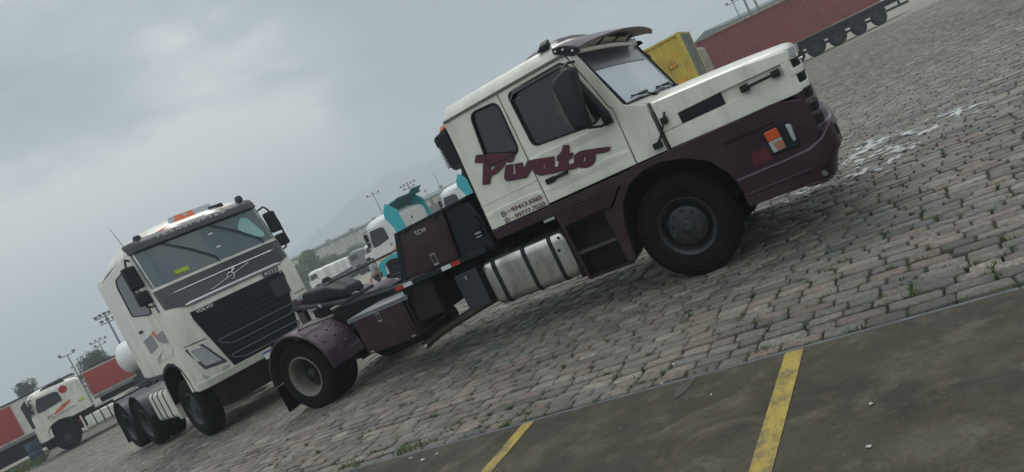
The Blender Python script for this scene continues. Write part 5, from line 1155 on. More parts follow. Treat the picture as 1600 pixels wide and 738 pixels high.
m = MB(); m.obox((-3.3, 1.22, .92), (.04, 0, 0), (0, .02, 0), (0, 0, .03)); O('side_lamp', m, ORANGE)
m = MB(); m.prism_y([(-.02, 1.6), (-.0, 3.1), (-.25, 3.4), (-.30, 1.6)], 1.12, 1.20); O('air_deflector', m, GREY_DK, bevel=.02)
squash(far_t, .72); plate('round_sticker', [disc(1.72, 2.58, .17)], .004, RED_REFL, far_t, **PL_)

# ---------------------------------------------------------------- two turquoise and white tractors
def turq(x, y, ang, lab, sc=1.0):
    g = gzf(x, y)
    r = empty('cabover_truck', (x, y, g), rad(ang), lab, 'truck', 'white and turquoise tractors'); r.scale = (sc,)*3
    cabover(r, WHITE, TEAL, 1, axles=(-4.0,), tank_m=WHITE, frimm=RIM_DARK, mirror_cover=BLACK)
    O = lambda nm, mb, m, par=r, **k: obj(nm, mb, m, par, **k)
    for s_ in (-1, 1):
        m = MB(); m.prism_y([(-2.05, 1.6), (-2.02, 2.8), (-1.78, 3.42), (-1.88, 3.74), (-2.15, 4.08), (-2.62, 3.55), (-2.72, 1.6)], s_*1.25, s_*1.20); O('side_fairing', m, TEAL, bevel=.015)
        m = MB(); m.prism_y([(-.30, 1.45), (-.55, 1.55), (-1.1, 1.60), (-1.75, 1.62), (-1.8, 1.0), (-1.66, 1.0), (-1.55, 1.32), (-1.05, 1.50), (-.58, 1.32), (-.44, .80), (-.1, .80), (-.1, 1.2)], s_*1.25, s_*1.262); O('lower_panel', m, TEAL)
        m = MB(); m.prism_y([(-.25, 1.62), (-.6, 1.66), (-1.2, 1.72), (-1.95, 2.05), (-1.95, 1.90), (-1.2, 1.64), (-.6, 1.60), (-.25, 1.57)], s_*1.25, s_*1.264); O('yellow_swoosh', m, YEL_SIGN)
        m = MB(); m.prism_y([(-1.72, .42), (-1.72, 1.0), (-3.3, 1.0), (-3.3, .42)], s_*1.24, s_*1.262); O('side_skirt', m, TEAL, bevel=.01)
    # roof deflector, open behind
    rings = []
    for x_, z_ in ((-1.80, 3.62), (-2.0, 3.92), (-2.25, 4.04), (-2.7, 4.07)): rings.append([(x_, -1.22, z_-.1), (x_, -.9, z_), (x_, .9, z_), (x_, 1.22, z_-.1), (x_+.02, 1.2, z_-.14), (x_+.02, .9, z_-.05), (x_+.02, -.9, z_-.05), (x_+.02, -1.2, z_-.14)])
    O('roof_deflector', MB().loft(rings), TEAL_DK, ang=50)
    m = MB(); m.prism_y([(-2.6, 4.07), (-2.86, 4.24), (-2.89, 4.21), (-2.64, 4.03)], -1.15, -.25); O('deflector_flap', m, TEAL_DK)
    m = MB(); m.box(-2.50, -2.46, -1.05, 1.05, 1.4, 2.42); m.box(-2.52, -2.46, -1.05, 1.05, 2.46, 3.2); O('cab_back_panel', m, WHITE, bevel=.03)
    m = MB(); m.box(-2.72, -2.52, .58, .92, 1.1, 2.55); O('exhaust_stack', m, GREY_DK, bevel=.04)
    for y_, z_ in ((.25, 2.9), (-.25, 1.9)):
        m = MB(); m.obox((-2.53, y_, z_), (.02, 0, 0), (0, .03, 0), (0, 0, .07)); O('air_coupling', m, BLACK)
    squash(r, .93); return r
turq(-21.75, 25.7, 183, 'white and turquoise tractor behind the walking person, nearer of the turquoise pair', .90)
turq(-22.0, 32.2, 183, 'white and turquoise tractor just left of the near cab, farther of the turquoise pair', .90)
# ================================================================ CONTAINERS AND TRAILERS
def az(a, D, z=None):
    x, y = math.sin(rad(a))*D, math.cos(rad(a))*D
    return Vector((x, y, gzf(x, y) if z is None else z))
def container(name, org, ang, Lh, H, m, endm, z0, lab, cat, group=None, pitch=.28, width=2.44, up_right=True):
    """local x runs along the length from 0 to Lh, y from 0 (near flank) to width, base at z0"""
    r = empty(name, org, rad(ang), lab, cat, group)
    O = lambda nm, mb, mm, par=r, **k: obj(nm, mb, mm, par, **k)
    for y, s_ in ((.05, -1), (width-.05, 1)):
        pts = []; x = .12; n_ = int((Lh-.24)/pitch); p_ = (Lh-.24)/n_
        for k in range(n_):
            pts += [(x, y), (x+p_*.28, y), (x+p_*.42, y-s_*.036), (x+p_*.86, y-s_*.036)]; x += p_
        pts.append((Lh-.12, y))
        m_ = MB(); m_.loft([[(px_, py_, z0+.12), (px_, py_, z0+H-.08), (px_, py_-s_*.02, z0+H-.08), (px_, py_-s_*.02, z0+.12)] for px_, py_ in pts]); O('side_panel', m_, m, ang=20)
    for x, s_ in ((.04, -1), (Lh-.04, 1)):
        m_ = MB(); m_.box(x-.03, x+.03, .1, width-.1, z0+.12, z0+H-.08); e_ = O('end_door' if s_ > 0 else 'end_wall', m_, endm)
        m_ = MB(); m_.box(x+s_*.03, x+s_*.045, width/2-.015, width/2+.015, z0+.15, z0+H-.1); O('door_gap', m_, BLACK_MATT, e_)
        for y in (.45, .95, 1.5, 2.0):
            m_ = MB(); m_.cyl((x+s_*.06, y, z0+.1), (x+s_*.06, y, z0+H-.08), .02, n=8); O('lock_rod', m_, GREY_MID, e_)
    m_ = MB()
    for x in (0, Lh-.14):
        for y in (0, width-.14): m_.box(x, x+.14, y, y+.14, z0, z0+H)
    for y in (0, width-.09): m_.box(.14, Lh-.14, y, y+.09, z0+.0, z0+.13); m_.box(.14, Lh-.14, y, y+.07, z0+H-.09, z0+H-.01)
    for x in (0, Lh-.1): m_.box(x, x+.1, .14, width-.14, z0, z0+.13); m_.box(x, x+.1, .14, width-.14, z0+H-.1, z0+H-.01)
    m_.box(.1, Lh-.1, .07, width-.07, z0+.1, z0+.16)
    O('corner_frame', m_, m)
    m_ = MB(); m_.box(.08, Lh-.08, .06, width-.06, z0+H-.06, z0+H-.03); O('roof_panel', m_, m)
    return r
def trailer(name, org, ang, L0, L1, z0, axl, lab, group=None, width=2.44, fenders=True):
    r = empty(name, org, rad(ang), lab, 'trailer', group)
    O = lambda nm, mb, mm, par=r, **k: obj(nm, mb, mm, par, **k)
    for y in (.75, width-.75):
        m_ = MB(); m_.box(L0, L1, y-.06, y+.06, z0-.42, z0-.02); O('frame_rail', m_, BLACK_MATT)
    m_ = MB(); m_.box(L0, L1, .05, width-.05, z0-.12, z0-.01); O('bed', m_, GREY_DK)
    for a in axl:
        for y, o_ in ((.17, -1), (width-.17, 1)): wheel(r, (a, y, .51), o_, .52, .27, RRIM, RUBBER, RIM_DARK, nuts=None); 
        m_ = MB(); m_.cyl((a, .2, .51), (a, width-.2, .51), .08); O('axle', m_, BLACK_MATT)
        if fenders:
            for y0, y1 in ((.02, .62), (width-.62, width-.02)):
                P_ = [(a+.60*math.cos(rad(q)), .51+.60*math.sin(rad(q))) for q in range(20, 161, 14)]
                m_ = MB(); m_.loft([[(x, y0, z), (x, y1, z), (x, y1, z+.02), (x, y0, z+.02)] for x, z in P_]); O('mudguard', m_, GREY_DK)
    m_ = MB(); m_.box(L1-.1, L1, .1, width-.1, .50, .66); m_.box(L1-.2, L1-.1, .7, .8, .5, z0-.1); O('underrun_bar', m_, GREY_DK)
    m_ = MB(); m_.box(L0+1.6, L0+1.72, .5, .6, .05, z0-.2); m_.box(L0+1.55, L0+1.77, .42, .7, .0, .05); O('landing_leg', m_, GREY_DK)
    return r
P0 = Vector((-5.23, 49.73, 0)); d38 = Vector((math.cos(rad(38)), math.sin(rad(38)), 0))
base = P0+d38*-6.4; g = .40
container('red_container', (base.x, base.y, g), 38, 12.19, 2.62, RED_BOX, RED_BOX, 1.32, 'long faded red ribbed container on a trailer, seen beyond the cream hood', 'container')
trailer('container_trailer', (base.x, base.y, g), 38, -.3, 14.0, 1.31, (7.03, 8.62, 10.25, 11.75), 'dark skeletal trailer with four axles carrying the long red container')
# tractor of that trailer, mostly hidden
q = base+d38*-1.5+Vector((-d38.y, d38.x, 0))*1.22
q2 = az(-15.9, 41, 0)
gt = empty('cabover_truck', (q2.x, q2.y, gzf(q2.x, q2.y)), rad(215), 'grey tractor cab glimpsed between the yellow and the red containers', 'truck')
# its nose points away from the container
cabover(gt, GREY_BOX, GREY_DK, 1, axles=(-3.6,), tank_m=GREY_DK)
for o_ in gt.children: pass
yc = az(-13.3, 30, 0); yg = gzf(yc.x, yc.y)
# yellow container: near right corner at yc, long side runs left
dl = Vector((math.cos(rad(184)), math.sin(rad(184)), 0)); o_ = yc+dl*6.06
YZ = 4.05-2.6-yg
ycn = container('yellow_container', (o_.x, o_.y, yg), 4, 6.06, 2.6, YEL_BOX, GREY_BOX, YZ, 'weathered yellow container with a grey door end, behind the windscreen', 'container')
for u_, z_, s_ in ((-.72, 3.03, .16), (-.47, 3.30, .09)):
    tri = [(-s_, -s_*.8), (s_, -s_*.8), (0, s_)]
    t_ = plate('warning_triangle', [rpoly(tri, .02)], .01, YEL_SIGN, ycn, (6.06+u_, .008, z_-yg), (1, 0, 0), (0, 0, 1))
    if s_ > .1: plate('triangle_border', [rpoly([(a*1.2, b_*1.2) for a, b_ in tri], .02)], .006, BLACK, t_, (6.06+u_, .010, z_-yg), (1, 0, 0), (0, 0, 1)); plate('bolt_symbol', [[(-.01, .06), (.025, .06), (.01, .0), (.03, .0), (-.015, -.09), (-.005, -.02), (-.03, -.02)]], .004, BLACK, t_, (6.06+u_, .0, z_-yg), (1, 0, 0), (0, 0, 1))
plate('amber_label', [rpoly([(-.22, -.10), (.22, -.10), (.22, .10), (-.22, .10)], .02)], .012, YEL_SIGN, ycn, (6.06-.70, .008, 2.27-yg), (1, 0, 0), (0, 0, 1))
trailer('container_trailer', (o_.x, o_.y, yg), 4, -.4, 6.5, YZ-.01, (2.2, 3.5), 'dark trailer carrying the weathered yellow container, hidden behind the near hood')

# ---------------------------------------------------------------- curtain trailers and tank trailer on the left
def boxtrailer(org, ang, L, z0, H, redspan, lab, axl):
    r = empty('curtain_trailer', org, rad(ang), lab, 'trailer', 'red curtain sided trailers')
    O = lambda nm, mb, mm, par=r, **k: obj(nm, mb, mm, par, **k)
    m_ = MB(); m_.box(0, L, 0.03, 2.5, z0, z0+H); O('body', m_, CREAM2, bevel=.03)
    a, b_ = redspan; pts = []; n_ = 60
    for k in range(n_+1): x = a+(b_-a)*k/n_; pts.append((x, .012*math.sin(k*1.3)+.006*math.sin(k*.37)))
    m_ = MB(); m_.loft([[(x, y-.02, z0+.12), (x, y-.02, z0+H-.12), (x, .04, z0+H-.12), (x, .04, z0+.12)] for x, y in pts]); cu_ = O('curtain', m_, RED_CURT, ang=60)
    for k in range(int((b_-a)/.7)):
        m_ = MB(); x = a+.3+k*.7; m_.box(x, x+.04, -.035, -.02, z0-.04, z0+.20); O('curtain_strap', m_, GREY_MID, cu_)
    m_ = MB(); m_.box(-.05, L+.05, -.02, 2.55, z0+H-.02, z0+H+.05); O('roof_edge', m_, GREY_DK)
    m_ = MB(); m_.box(0, L, .0, .12, z0-.14, z0+.02); O('side_rave', m_, GREY_MID)
    m_ = MB(); m_.box(.2, L-.2, .7, 1.8, z0-.45, z0-.1); O('frame', m_, BLACK_MATT)
    for a_ in axl:
        for y, s_ in ((.17, -1), (2.33, 1)): wheel(r, (a_, y, .51), s_, .51, .27, RRIM, RUBBER, RIM_DARK)
    m_ = MB(); m_.box(L*.4, L*.95, .3, 1.9, z0-.95, z0-.2); O('underside_shade_box', m_, BLACK_MATT)  # dark box stretched along the underside to put shade beneath the trailer
    return r
def onplane(D, a, ang, u):
    p_ = az(a, D, 0); t_ = Vector((math.cos(rad(ang)), math.sin(rad(ang)), 0)); return p_+t_*u
q = onplane(46, -65, 60, -13.5); gL = gzf(*onplane(46, -65, 60, 0).xy)
b1 = boxtrailer((q.x, q.y, gL), 60, 15.5, 1.18-.0, 1.85, (.2, 12.5), 'red curtain sided trailer with pale front panel, cut by the left frame edge', (2.2, 3.5, 4.8))
text('painted_letters', 'VB', .22, .35, WHITE_TXT, b1, (11.4, -.03, 2.55), (1, 0, 0), (0, 0, 1), weight=.03)
q = onplane(46, -60, 60, -1.6)
boxtrailer((q.x, q.y, gL), 60, 7, 1.42, 1.50, (.02, 6.9), 'plain red sided trailer behind the white tank, near the leafy tree', (4.4, 5.7))
q = onplane(40, -58, 60, -1.3); gT = gzf(q.x, q.y)
tt = empty('tank_trailer', (q.x, q.y, gT), rad(60), 'white rounded tank trailer seen just left of the facing cream tractor', 'trailer')
O = lambda nm, mb, mm, par=tt, **k: obj(nm, mb, mm, par, **k)
m = MB(); m.lathe((0, .95, 2.45), (1, 0, 0), [(0, 0), (.25, .03), (.5, .12), (.72, .30), (.80, .48), (.82, .7), (.82, 8), (.7, 8.3), (0, 8.5)], 40); O('tank', m, WHITE, ang=50)
m = MB(); m.box(.5, 8.2, .35, 1.55, 1.0, 1.72); m.box(.3, .9, .2, 1.7, .6, 1.5); O('tank_frame', m, GREY_DK)
for a_ in (5.6, 6.9):
    for y, s_ in ((.05, -1), (1.85, 1)): wheel(tt, (a_, y, .51), s_, .51, .27, RRIM, RUBBER, RIM_DARK)
m = MB()
text('tank_letters', 'FC', .16, .22, GREY_DK, tt, (.75, .125, 2.62), (1, 0, 0), (0, 0, 1), weight=.03); text('tank_letters', 'EFE', .10, .26, GREY_DK, tt, (.72, .13, 2.40), (1, 0, 0), (0, 0, 1), weight=.02)
m = MB(); m.lathe((.9, .13, 2.0), (0, -1, 0), [(0, .03), (.05, .03), (.07, 0)], 14); O('tank_valve', m, GREY_DK)
q = onplane(43, -65, 60, -.9); m = MB(); m.lathe((q.x, q.y, gzf(q.x, q.y)), (0, 0, 1), [(0, 0), (.29, 0), (.30, .28), (.31, .30), (.30, .32), (.30, .58), (.31, .60), (.30, .62), (.29, .88), (0, .88)], 28)
o_ = obj('drum', m, mat('blue_drum', (.02, .05, .085), .5, var=.15)); tag(o_, 'dull blue drum standing in the shade under the red curtain trailer', 'drum')

# ---------------------------------------------------------------- far row of parked tractors
base_t = None
rowspec = [(-46.05, 84, WHITE, 'small white distant cab at the left end of the row beside the facing tractor'), (-45.15, 90, WHITE, 'second small white distant cab in the row in front of the hedge'),
           (-44.55, 97, WHITE, 'third small white distant cab in the row in front of the hedge'), (-43.95, 104, WHITE, 'fourth small white distant cab, just left of the grey one'),
           (-41.6, 80, WHITE, 'small white distant cab directly behind the walking person')]
for i, (a, D, mm, lab) in enumerate(rowspec):
    p_ = az(a, D)
    if base_t is None:
        r = empty('cabover_truck', p_, rad(205), lab, 'truck', 'distant row of parked tractors'); r.scale = (.84,)*3
        cabover(r, WHITE, GREY_MID, 1, axles=(-4.0,), tank_m=GREY_MID); squash(r, .80); base_t = r
    else:
        r = copy_tree(base_t); r.location = p_; r['label'] = lab
p_ = az(-42.75, 82)
r = empty('cabover_truck', p_, rad(200), 'dark grey boxy distant truck parked between the white cabs and the walking person', 'truck', 'distant row of parked tractors'); r.scale = (.82,)*3
cabover(r, GREY_MID, GREY_DK, 1, axles=(-4.0,), tank_m=GREY_DK)
m = MB(); m.box(-6.0, -2.7, -1.2, 1.2, 1.2, 3.0); obj('grey_box_body', m, GREY_MID, r, bevel=.03); squash(r, .85)

# ---------------------------------------------------------------- buildings
def wallrun(name, A, B, zt, zb, depth, wm, lab, rib=1.2, fascia=None):
    A, B = Vector(A), Vector(B); L_ = (B-A).length; ang_ = math.atan2((B-A).y, (B-A).x)
    r = empty(name, (A.x, A.y, zb), ang_, lab, 'building')
    O = lambda nm, mb, mm, par=r, **k: obj(nm, mb, mm, par, **k)
    H = zt-zb; n_ = int(L_/rib); pts = []
    for k in range(n_): x = L_*k/n_; q_ = L_/n_; pts += [(x, 0), (x+q_*.55, 0), (x+q_*.62, -.35), (x+q_*.93, -.35)]
    pts.append((L_, 0))
    m_ = MB(); m_.loft([[(x, y, 0), (x, y, H-.05), (x, y+.3, H-.05), (x, y+.3, 0)] for x, y in pts]); O('wall', m_, wm, ang=20)
    m_ = MB(); m_.box(0, L_, .3, depth, 0, H-.1); O('rear_walls', m_, wm)
    m_ = MB(); m_.loft([[(-.3, -.4, H-.1), (-.3, -.4, H+.25), (-.3, depth*.5, H+1.2), (-.3, depth+.4, H+.2), (-.3, depth+.4, H-.1)], [(L_+.3, -.4, H-.1), (L_+.3, -.4, H+.25), (L_+.3, depth*.5, H+1.2), (L_+.3, depth+.4, H+.2), (L_+.3, depth+.4, H-.1)]]); O('roof', m_, ROOFG)
    m_ = MB()
    if fascia: m_.box(0, L_, -.30, -.2, H-fascia, H-.12); O('fascia', m_, BEIGE)
    return r, L_, H
A = az(-50, 185, 0); B = az(-36.6, 185, 0)
r, L_, H = wallrun('warehouse', A, B, 7.5, -.3, 30, WALLP, 'long pale ribbed warehouse under a dark green roof edge, behind the hedge', 2.3)
for k in range(9):
    m = MB(); x = 8+k*6.2; m.lathe((x, 4, H+.6), (0, 0, 1), [(.5, -.4), (.5, .2), (.7, .25), (.55, .55), (0, .65)], 14); obj('roof_vent', m, GREY_MID, r)
A = az(-37.6, 148, 0); B = az(-29, 152, 0)
r, L_, H = wallrun('low_building', A, B, 5.7, -.2, 20, GREENW, 'grey green building with a beige top band, between the turquoise tractors', 2.0, 1.35)
A = az(-10.2, 140, 0); B = az(-4, 150, 0)
r, L_, H = wallrun('low_building', A, B, 9.8, .3, 14, BEIGE, 'low building whose green roof shows above the long red container', 1.5)

# ---------------------------------------------------------------- light masts
def mast(a, D, el, lab, heads, w=.11, kind='mast', hw=1.6):
    p_ = az(a, D); h = CAMZ+math.tan(rad(el))*D-p_.z
    r = empty('light_mast' if kind == 'mast' else kind, p_, rad(-a), lab, 'light mast' if kind == 'mast' else 'pole', 'tall light masts' if kind == 'mast' else None)
    m_ = MB(); m_.cyl((0, 0, 0), (0, 0, h-.1), w*1.3, w*.7, 12); obj('mast_pole', m_, STEELP, r)
    if heads:
        m_ = MB(); m_.box(-hw, hw, -.06, .06, h-.25, h-.15); 
        if len(heads) > 3: m_.box(-hw*.8, hw*.8, -.06, .06, h-.95, h-.85); m_.box(-.05, .05, -.05, .05, h-1, h)
        obj('crossarm', m_, STEELP, r)
        for x_, z_ in heads:
            m_ = MB(); m_.loft([[(x_-.19, -.24, h+z_-.13), (x_+.19, -.24, h+z_-.13), (x_+.19, -.12, h+z_+.17), (x_-.19, -.12, h+z_+.17)], [(x_-.16, .12, h+z_-.06), (x_+.16, .12, h+z_-.06), (x_+.16, .16, h+z_+.12), (x_-.16, .16, h+z_+.12)]]); obj('floodlight', m_, GREY_DK, r)
    return r
mast(-39.13, 150, 3.74, 'light mast with three floodlights above the nearer turquoise tractor', [(-1.2, 0), (0, .1), (1.2, 0)], hw=1.3)
mast(-36.45, 150, 3.31, 'light mast with a wide two row head between the turquoise tractors', [(-1.5, 0), (-.75, .05), (0, .1), (.75, .05), (1.5, 0), (-1, -.75), (0, -.7), (1, -.75)], hw=1.7)
mast(-34.3, 170, 3.24, 'thin bare antenna pole left of the farther turquoise tractor', None, .08, 'antenna_pole')
mast(-35.45, 170, 2.25, 'short distant lamp pole above the beige topped building', [(0, 0)], .06, hw=.3)
mast(-59.17, 92, 3.93, 'tall light mast rising above the white tank, broad double row head', [(-.95, 0), (-.48, .05), (0, .1), (.48, .05), (.95, 0), (-.6, -.65), (0, -.6), (.6, -.65)], .12, hw=1.05)
mast(-60.25, 150, 2.55, 'faint distant light mast above the leafy tree by the red trailer', [(-1.2, 0), (-.4, .1), (.4, .1), (1.2, 0), (-.8, -.75), (.8, -.75)], hw=1.4)
mast(-62.19, 110, 2.61, 'slim light mast with two lamps right of the far left tractor', [(-.8, 0), (.8, 0)], .10, hw=.9)
mast(-62.0, 190, 1.65, 'small far light mast low beside the slim two lamp mast', [(-1.0, 0), (0, .1), (1.0, 0)], .12, hw=1.2)
mast(-9.09, 120, 4.61, 'light mast with floodlights rising behind the long red container', [(-.9, 0), (0, .1), (.9, 0)], .10, hw=1.0)
for a, lab in ((-8.36, 'left one of two bare grey poles behind the long red container'), (-7.75, 'right one of two bare grey poles behind the long red container')):
    mast(a, 110, 6.0, lab, None, .17, 'grey_pole')

# ---------------------------------------------------------------- trees
def leafmat(n, c): return mat(n, c, .7, var=.45, scale=1.3, spec=.25, attr='rnd')
L1 = leafmat('foliage', (.060, .100, .038)); L2 = leafmat('fresh_foliage', (.085, .17, .040)); L3 = leafmat('dark_foliage', (.035, .065, .035))
BARK = mat('bark', (.10, .08, .06), .9, var=.3)
def tree(name, p, h, r, lm, lab, cat='tree', group=None, n=2600, leaf=.17, base=.35, clumps=14, flat=.8, seed=1, conif=False):
    rg = random.Random(seed); t_ = empty(name, p, rg.random()*6, lab, cat, group)
    m_ = MB(); m_.tube([(0, 0, -.1), (.04*h*.1, 0, h*.25), (-.03, .05, h*.5), (0, 0, h*.8)], [r*.09, r*.07, r*.05, r*.02], 8)
    obj('trunk', m_, BARK, t_)
    cl = []
    for k in range(clumps):
        a = rg.uniform(0, 6.28); q_ = math.sqrt(rg.random())*r*.78; zz = h*(base+(1-base)*rg.random()**.8*.86)
        kk = 1-.55*max(0, (zz/h-.6)/.4) if not conif else max(.12, 1-(zz/h))*1.1
        cl.append((q_*math.cos(a)*kk, q_*math.sin(a)*kk, zz, r*rg.uniform(.24, .46)*(kk if conif else 1)))
    m_ = MB()
    for c_ in cl[:10]: m_.tube([(0, 0, c_[2]*.55), (c_[0]*.5, c_[1]*.5, c_[2]*.75), c_[:3]], [r*.03, r*.02, r*.008], 5)
    obj('limbs', m_, BARK, t_)
    v_, f_, a_ = [], [], []
    for c_ in cl:
        sh_ = rg.random()
        for k in range(n//clumps):
            d_ = Vector((rg.gauss(0, 1), rg.gauss(0, 1), rg.gauss(0, 1))).normalized()*c_[3]*(rg.random()**.35)*rg.uniform(.8, 1.15)
            q_ = Vector(c_[:3])+Vector((d_.x, d_.y, d_.z*flat)); s_ = leaf*rg.uniform(.5, 1.2)
            u_ = Vector((rg.gauss(0, 1), rg.gauss(0, 1), rg.gauss(0, .6))).normalized(); w_ = u_.orthogonal().normalized(); w_.rotate(Matrix.Rotation(rg.uniform(0, 6.28), 3, u_)); i0 = len(v_)
            v_ += [q_-u_*s_, q_-w_*s_*.4, q_+u_*s_, q_+w_*s_*.4]; f_.append((i0, i0+1, i0+2, i0+3)); a_.append(min(1, max(0, sh_*.6+rg.random()*.4)))
    me = bpy.data.meshes.new('crown'); me.from_pydata(v_, [], f_); me.materials.append(lm); at_ = me.attributes.new('rnd', 'FLOAT', 'FACE'); at_.data.foreach_set('value', a_)
    o_ = bpy.data.objects.new('crown', me); COL.objects.link(o_); o_.parent = t_
    return t_
tree('leafy_tree', az(-46.0, 125), 6.6, 3.2, L2, 'bright green bushy tree right of the facing cream tractor, before the warehouse', n=6500, base=.05, clumps=30, seed=3, leaf=.26)
tree('leafy_tree', az(-44.4, 128), 4.3, 3.0, L2, 'lower green bush joining the bright bushy tree to the hedge', n=4500, base=.05, clumps=22, seed=4, leaf=.26)
tree('leafy_tree', az(-64.95, 100), 6.0, 1.9, L3, 'dark rounded tree above the roof of the far left tractor', n=3600, base=.3, clumps=20, seed=5)
tree('leafy_tree', az(-60.9, 90), 5.2, 2.9, L3, 'wide loose tree above the plain red sided trailer', n=5200, base=.25, clumps=26, seed=8)
tree('leafy_tree', az(-16.3, 62), 6.9, .9, L3, 'small dark treetop between the sun visor and the yellow container', n=1800, base=.3, clumps=12, seed=9, leaf=.22)
m = MB(); v_, f_, a_ = [], [], []; rg = random.Random(11)
HA, HB = az(-49, 135, 0), az(-38.5, 150, 0)
hr = empty('hedge', (HA.x, HA.y, gzf(HA.x, HA.y)), 0, 'long green hedge running along the foot of the ribbed warehouse', 'hedge')
for k in range(12000):
    t_ = rg.random(); h_ = 3.6+.45*math.sin(t_*23)+.3*math.sin(t_*61+1); p_ = HA.lerp(HB, t_)-HA; z_ = h_*rg.random()**.6; w_ = rg.gauss(0, .6)
    q_ = Vector((p_.x+w_*.6, p_.y+w_, z_)); u_ = Vector((rg.gauss(0, 1), rg.gauss(0, 1), rg.gauss(0, .7))).normalized(); ww = u_.orthogonal().normalized(); s_ = .22*rg.uniform(.6, 1.2); i0 = len(v_)
    v_ += [q_-u_*s_, q_-ww*s_*.5, q_+u_*s_, q_+ww*s_*.5]; f_.append((i0, i0+1, i0+2, i0+3)); a_.append(rg.random())
me = bpy.data.meshes.new('hedge_foliage'); me.from_pydata(v_, [], f_); me.materials.append(L2); at_ = me.attributes.new('rnd', 'FLOAT', 'FACE'); at_.data.foreach_set('value', a_)
o_ = bpy.data.objects.new('hedge_foliage', me); COL.objects.link(o_); o_.parent = hr

# ---------------------------------------------------------------- people
def skinned(name, joints, edges, m_, parent, sub=2):
    me = bpy.data.meshes.new(name); names = list(joints); idx = {n_: i for i, n_ in enumerate(names)}
    me.from_pydata([joints[n_][0] for n_ in names], [(idx[a], idx[b_]) for a, b_ in edges], [])
    me.materials.append(m_); o_ = bpy.data.objects.new(name, me); COL.objects.link(o_); o_.parent = parent
    sk_ = o_.modifiers.new('skin', 'SKIN'); sk_.use_smooth_shade = True
    if not me.skin_vertices: me.skin_vertices.new() if hasattr(me.skin_vertices, 'new') else None
    for i, n_ in enumerate(names):
        rr_ = joints[n_][1]; rr_ = (rr_, rr_) if not isinstance(rr_, tuple) else rr_
        me.skin_vertices[0].data[i].radius = rr_; me.skin_vertices[0].data[i].use_root = (i == 0)
    sb = o_.modifiers.new('sub', 'SUBSURF'); sb.levels = sub; sb.render_levels = sub
    return o_
def hand(J, E, wrist, dirv, side, pre):
    d_ = Vector(dirv).normalized(); s_ = Vector(side).normalized(); w_ = Vector(wrist)
    J[pre+'palm'] = (tuple(w_+d_*.05), (.030, .020)); E.append((pre+'wrist', pre+'palm'))
    for k, (o_, l_) in enumerate(((-.028, .062), (-.010, .074), (.009, .070), (.027, .055))):
        a_, b_, c_ = w_+d_*.085+s_*o_, w_+d_*(.085+l_*.5)+s_*o_*1.1, w_+d_*(.085+l_*.9)+s_*o_*1.1+s_.cross(d_)*.018
        J[f'{pre}f{k}a'] = (tuple(a_), .0095); J[f'{pre}f{k}b'] = (tuple(b_), .0085); J[f'{pre}f{k}c'] = (tuple(c_), .0075)
        E += [(pre+'palm', f'{pre}f{k}a'), (f'{pre}f{k}a', f'{pre}f{k}b'), (f'{pre}f{k}b', f'{pre}f{k}c')]
    a_, b_ = w_+d_*.045-s_*.045, w_+d_*.085-s_*.058; J[pre+'t1'] = (tuple(a_), .011); J[pre+'t2'] = (tuple(b_), .009); E += [(pre+'palm', pre+'t1'), (pre+'t1', pre+'t2')]
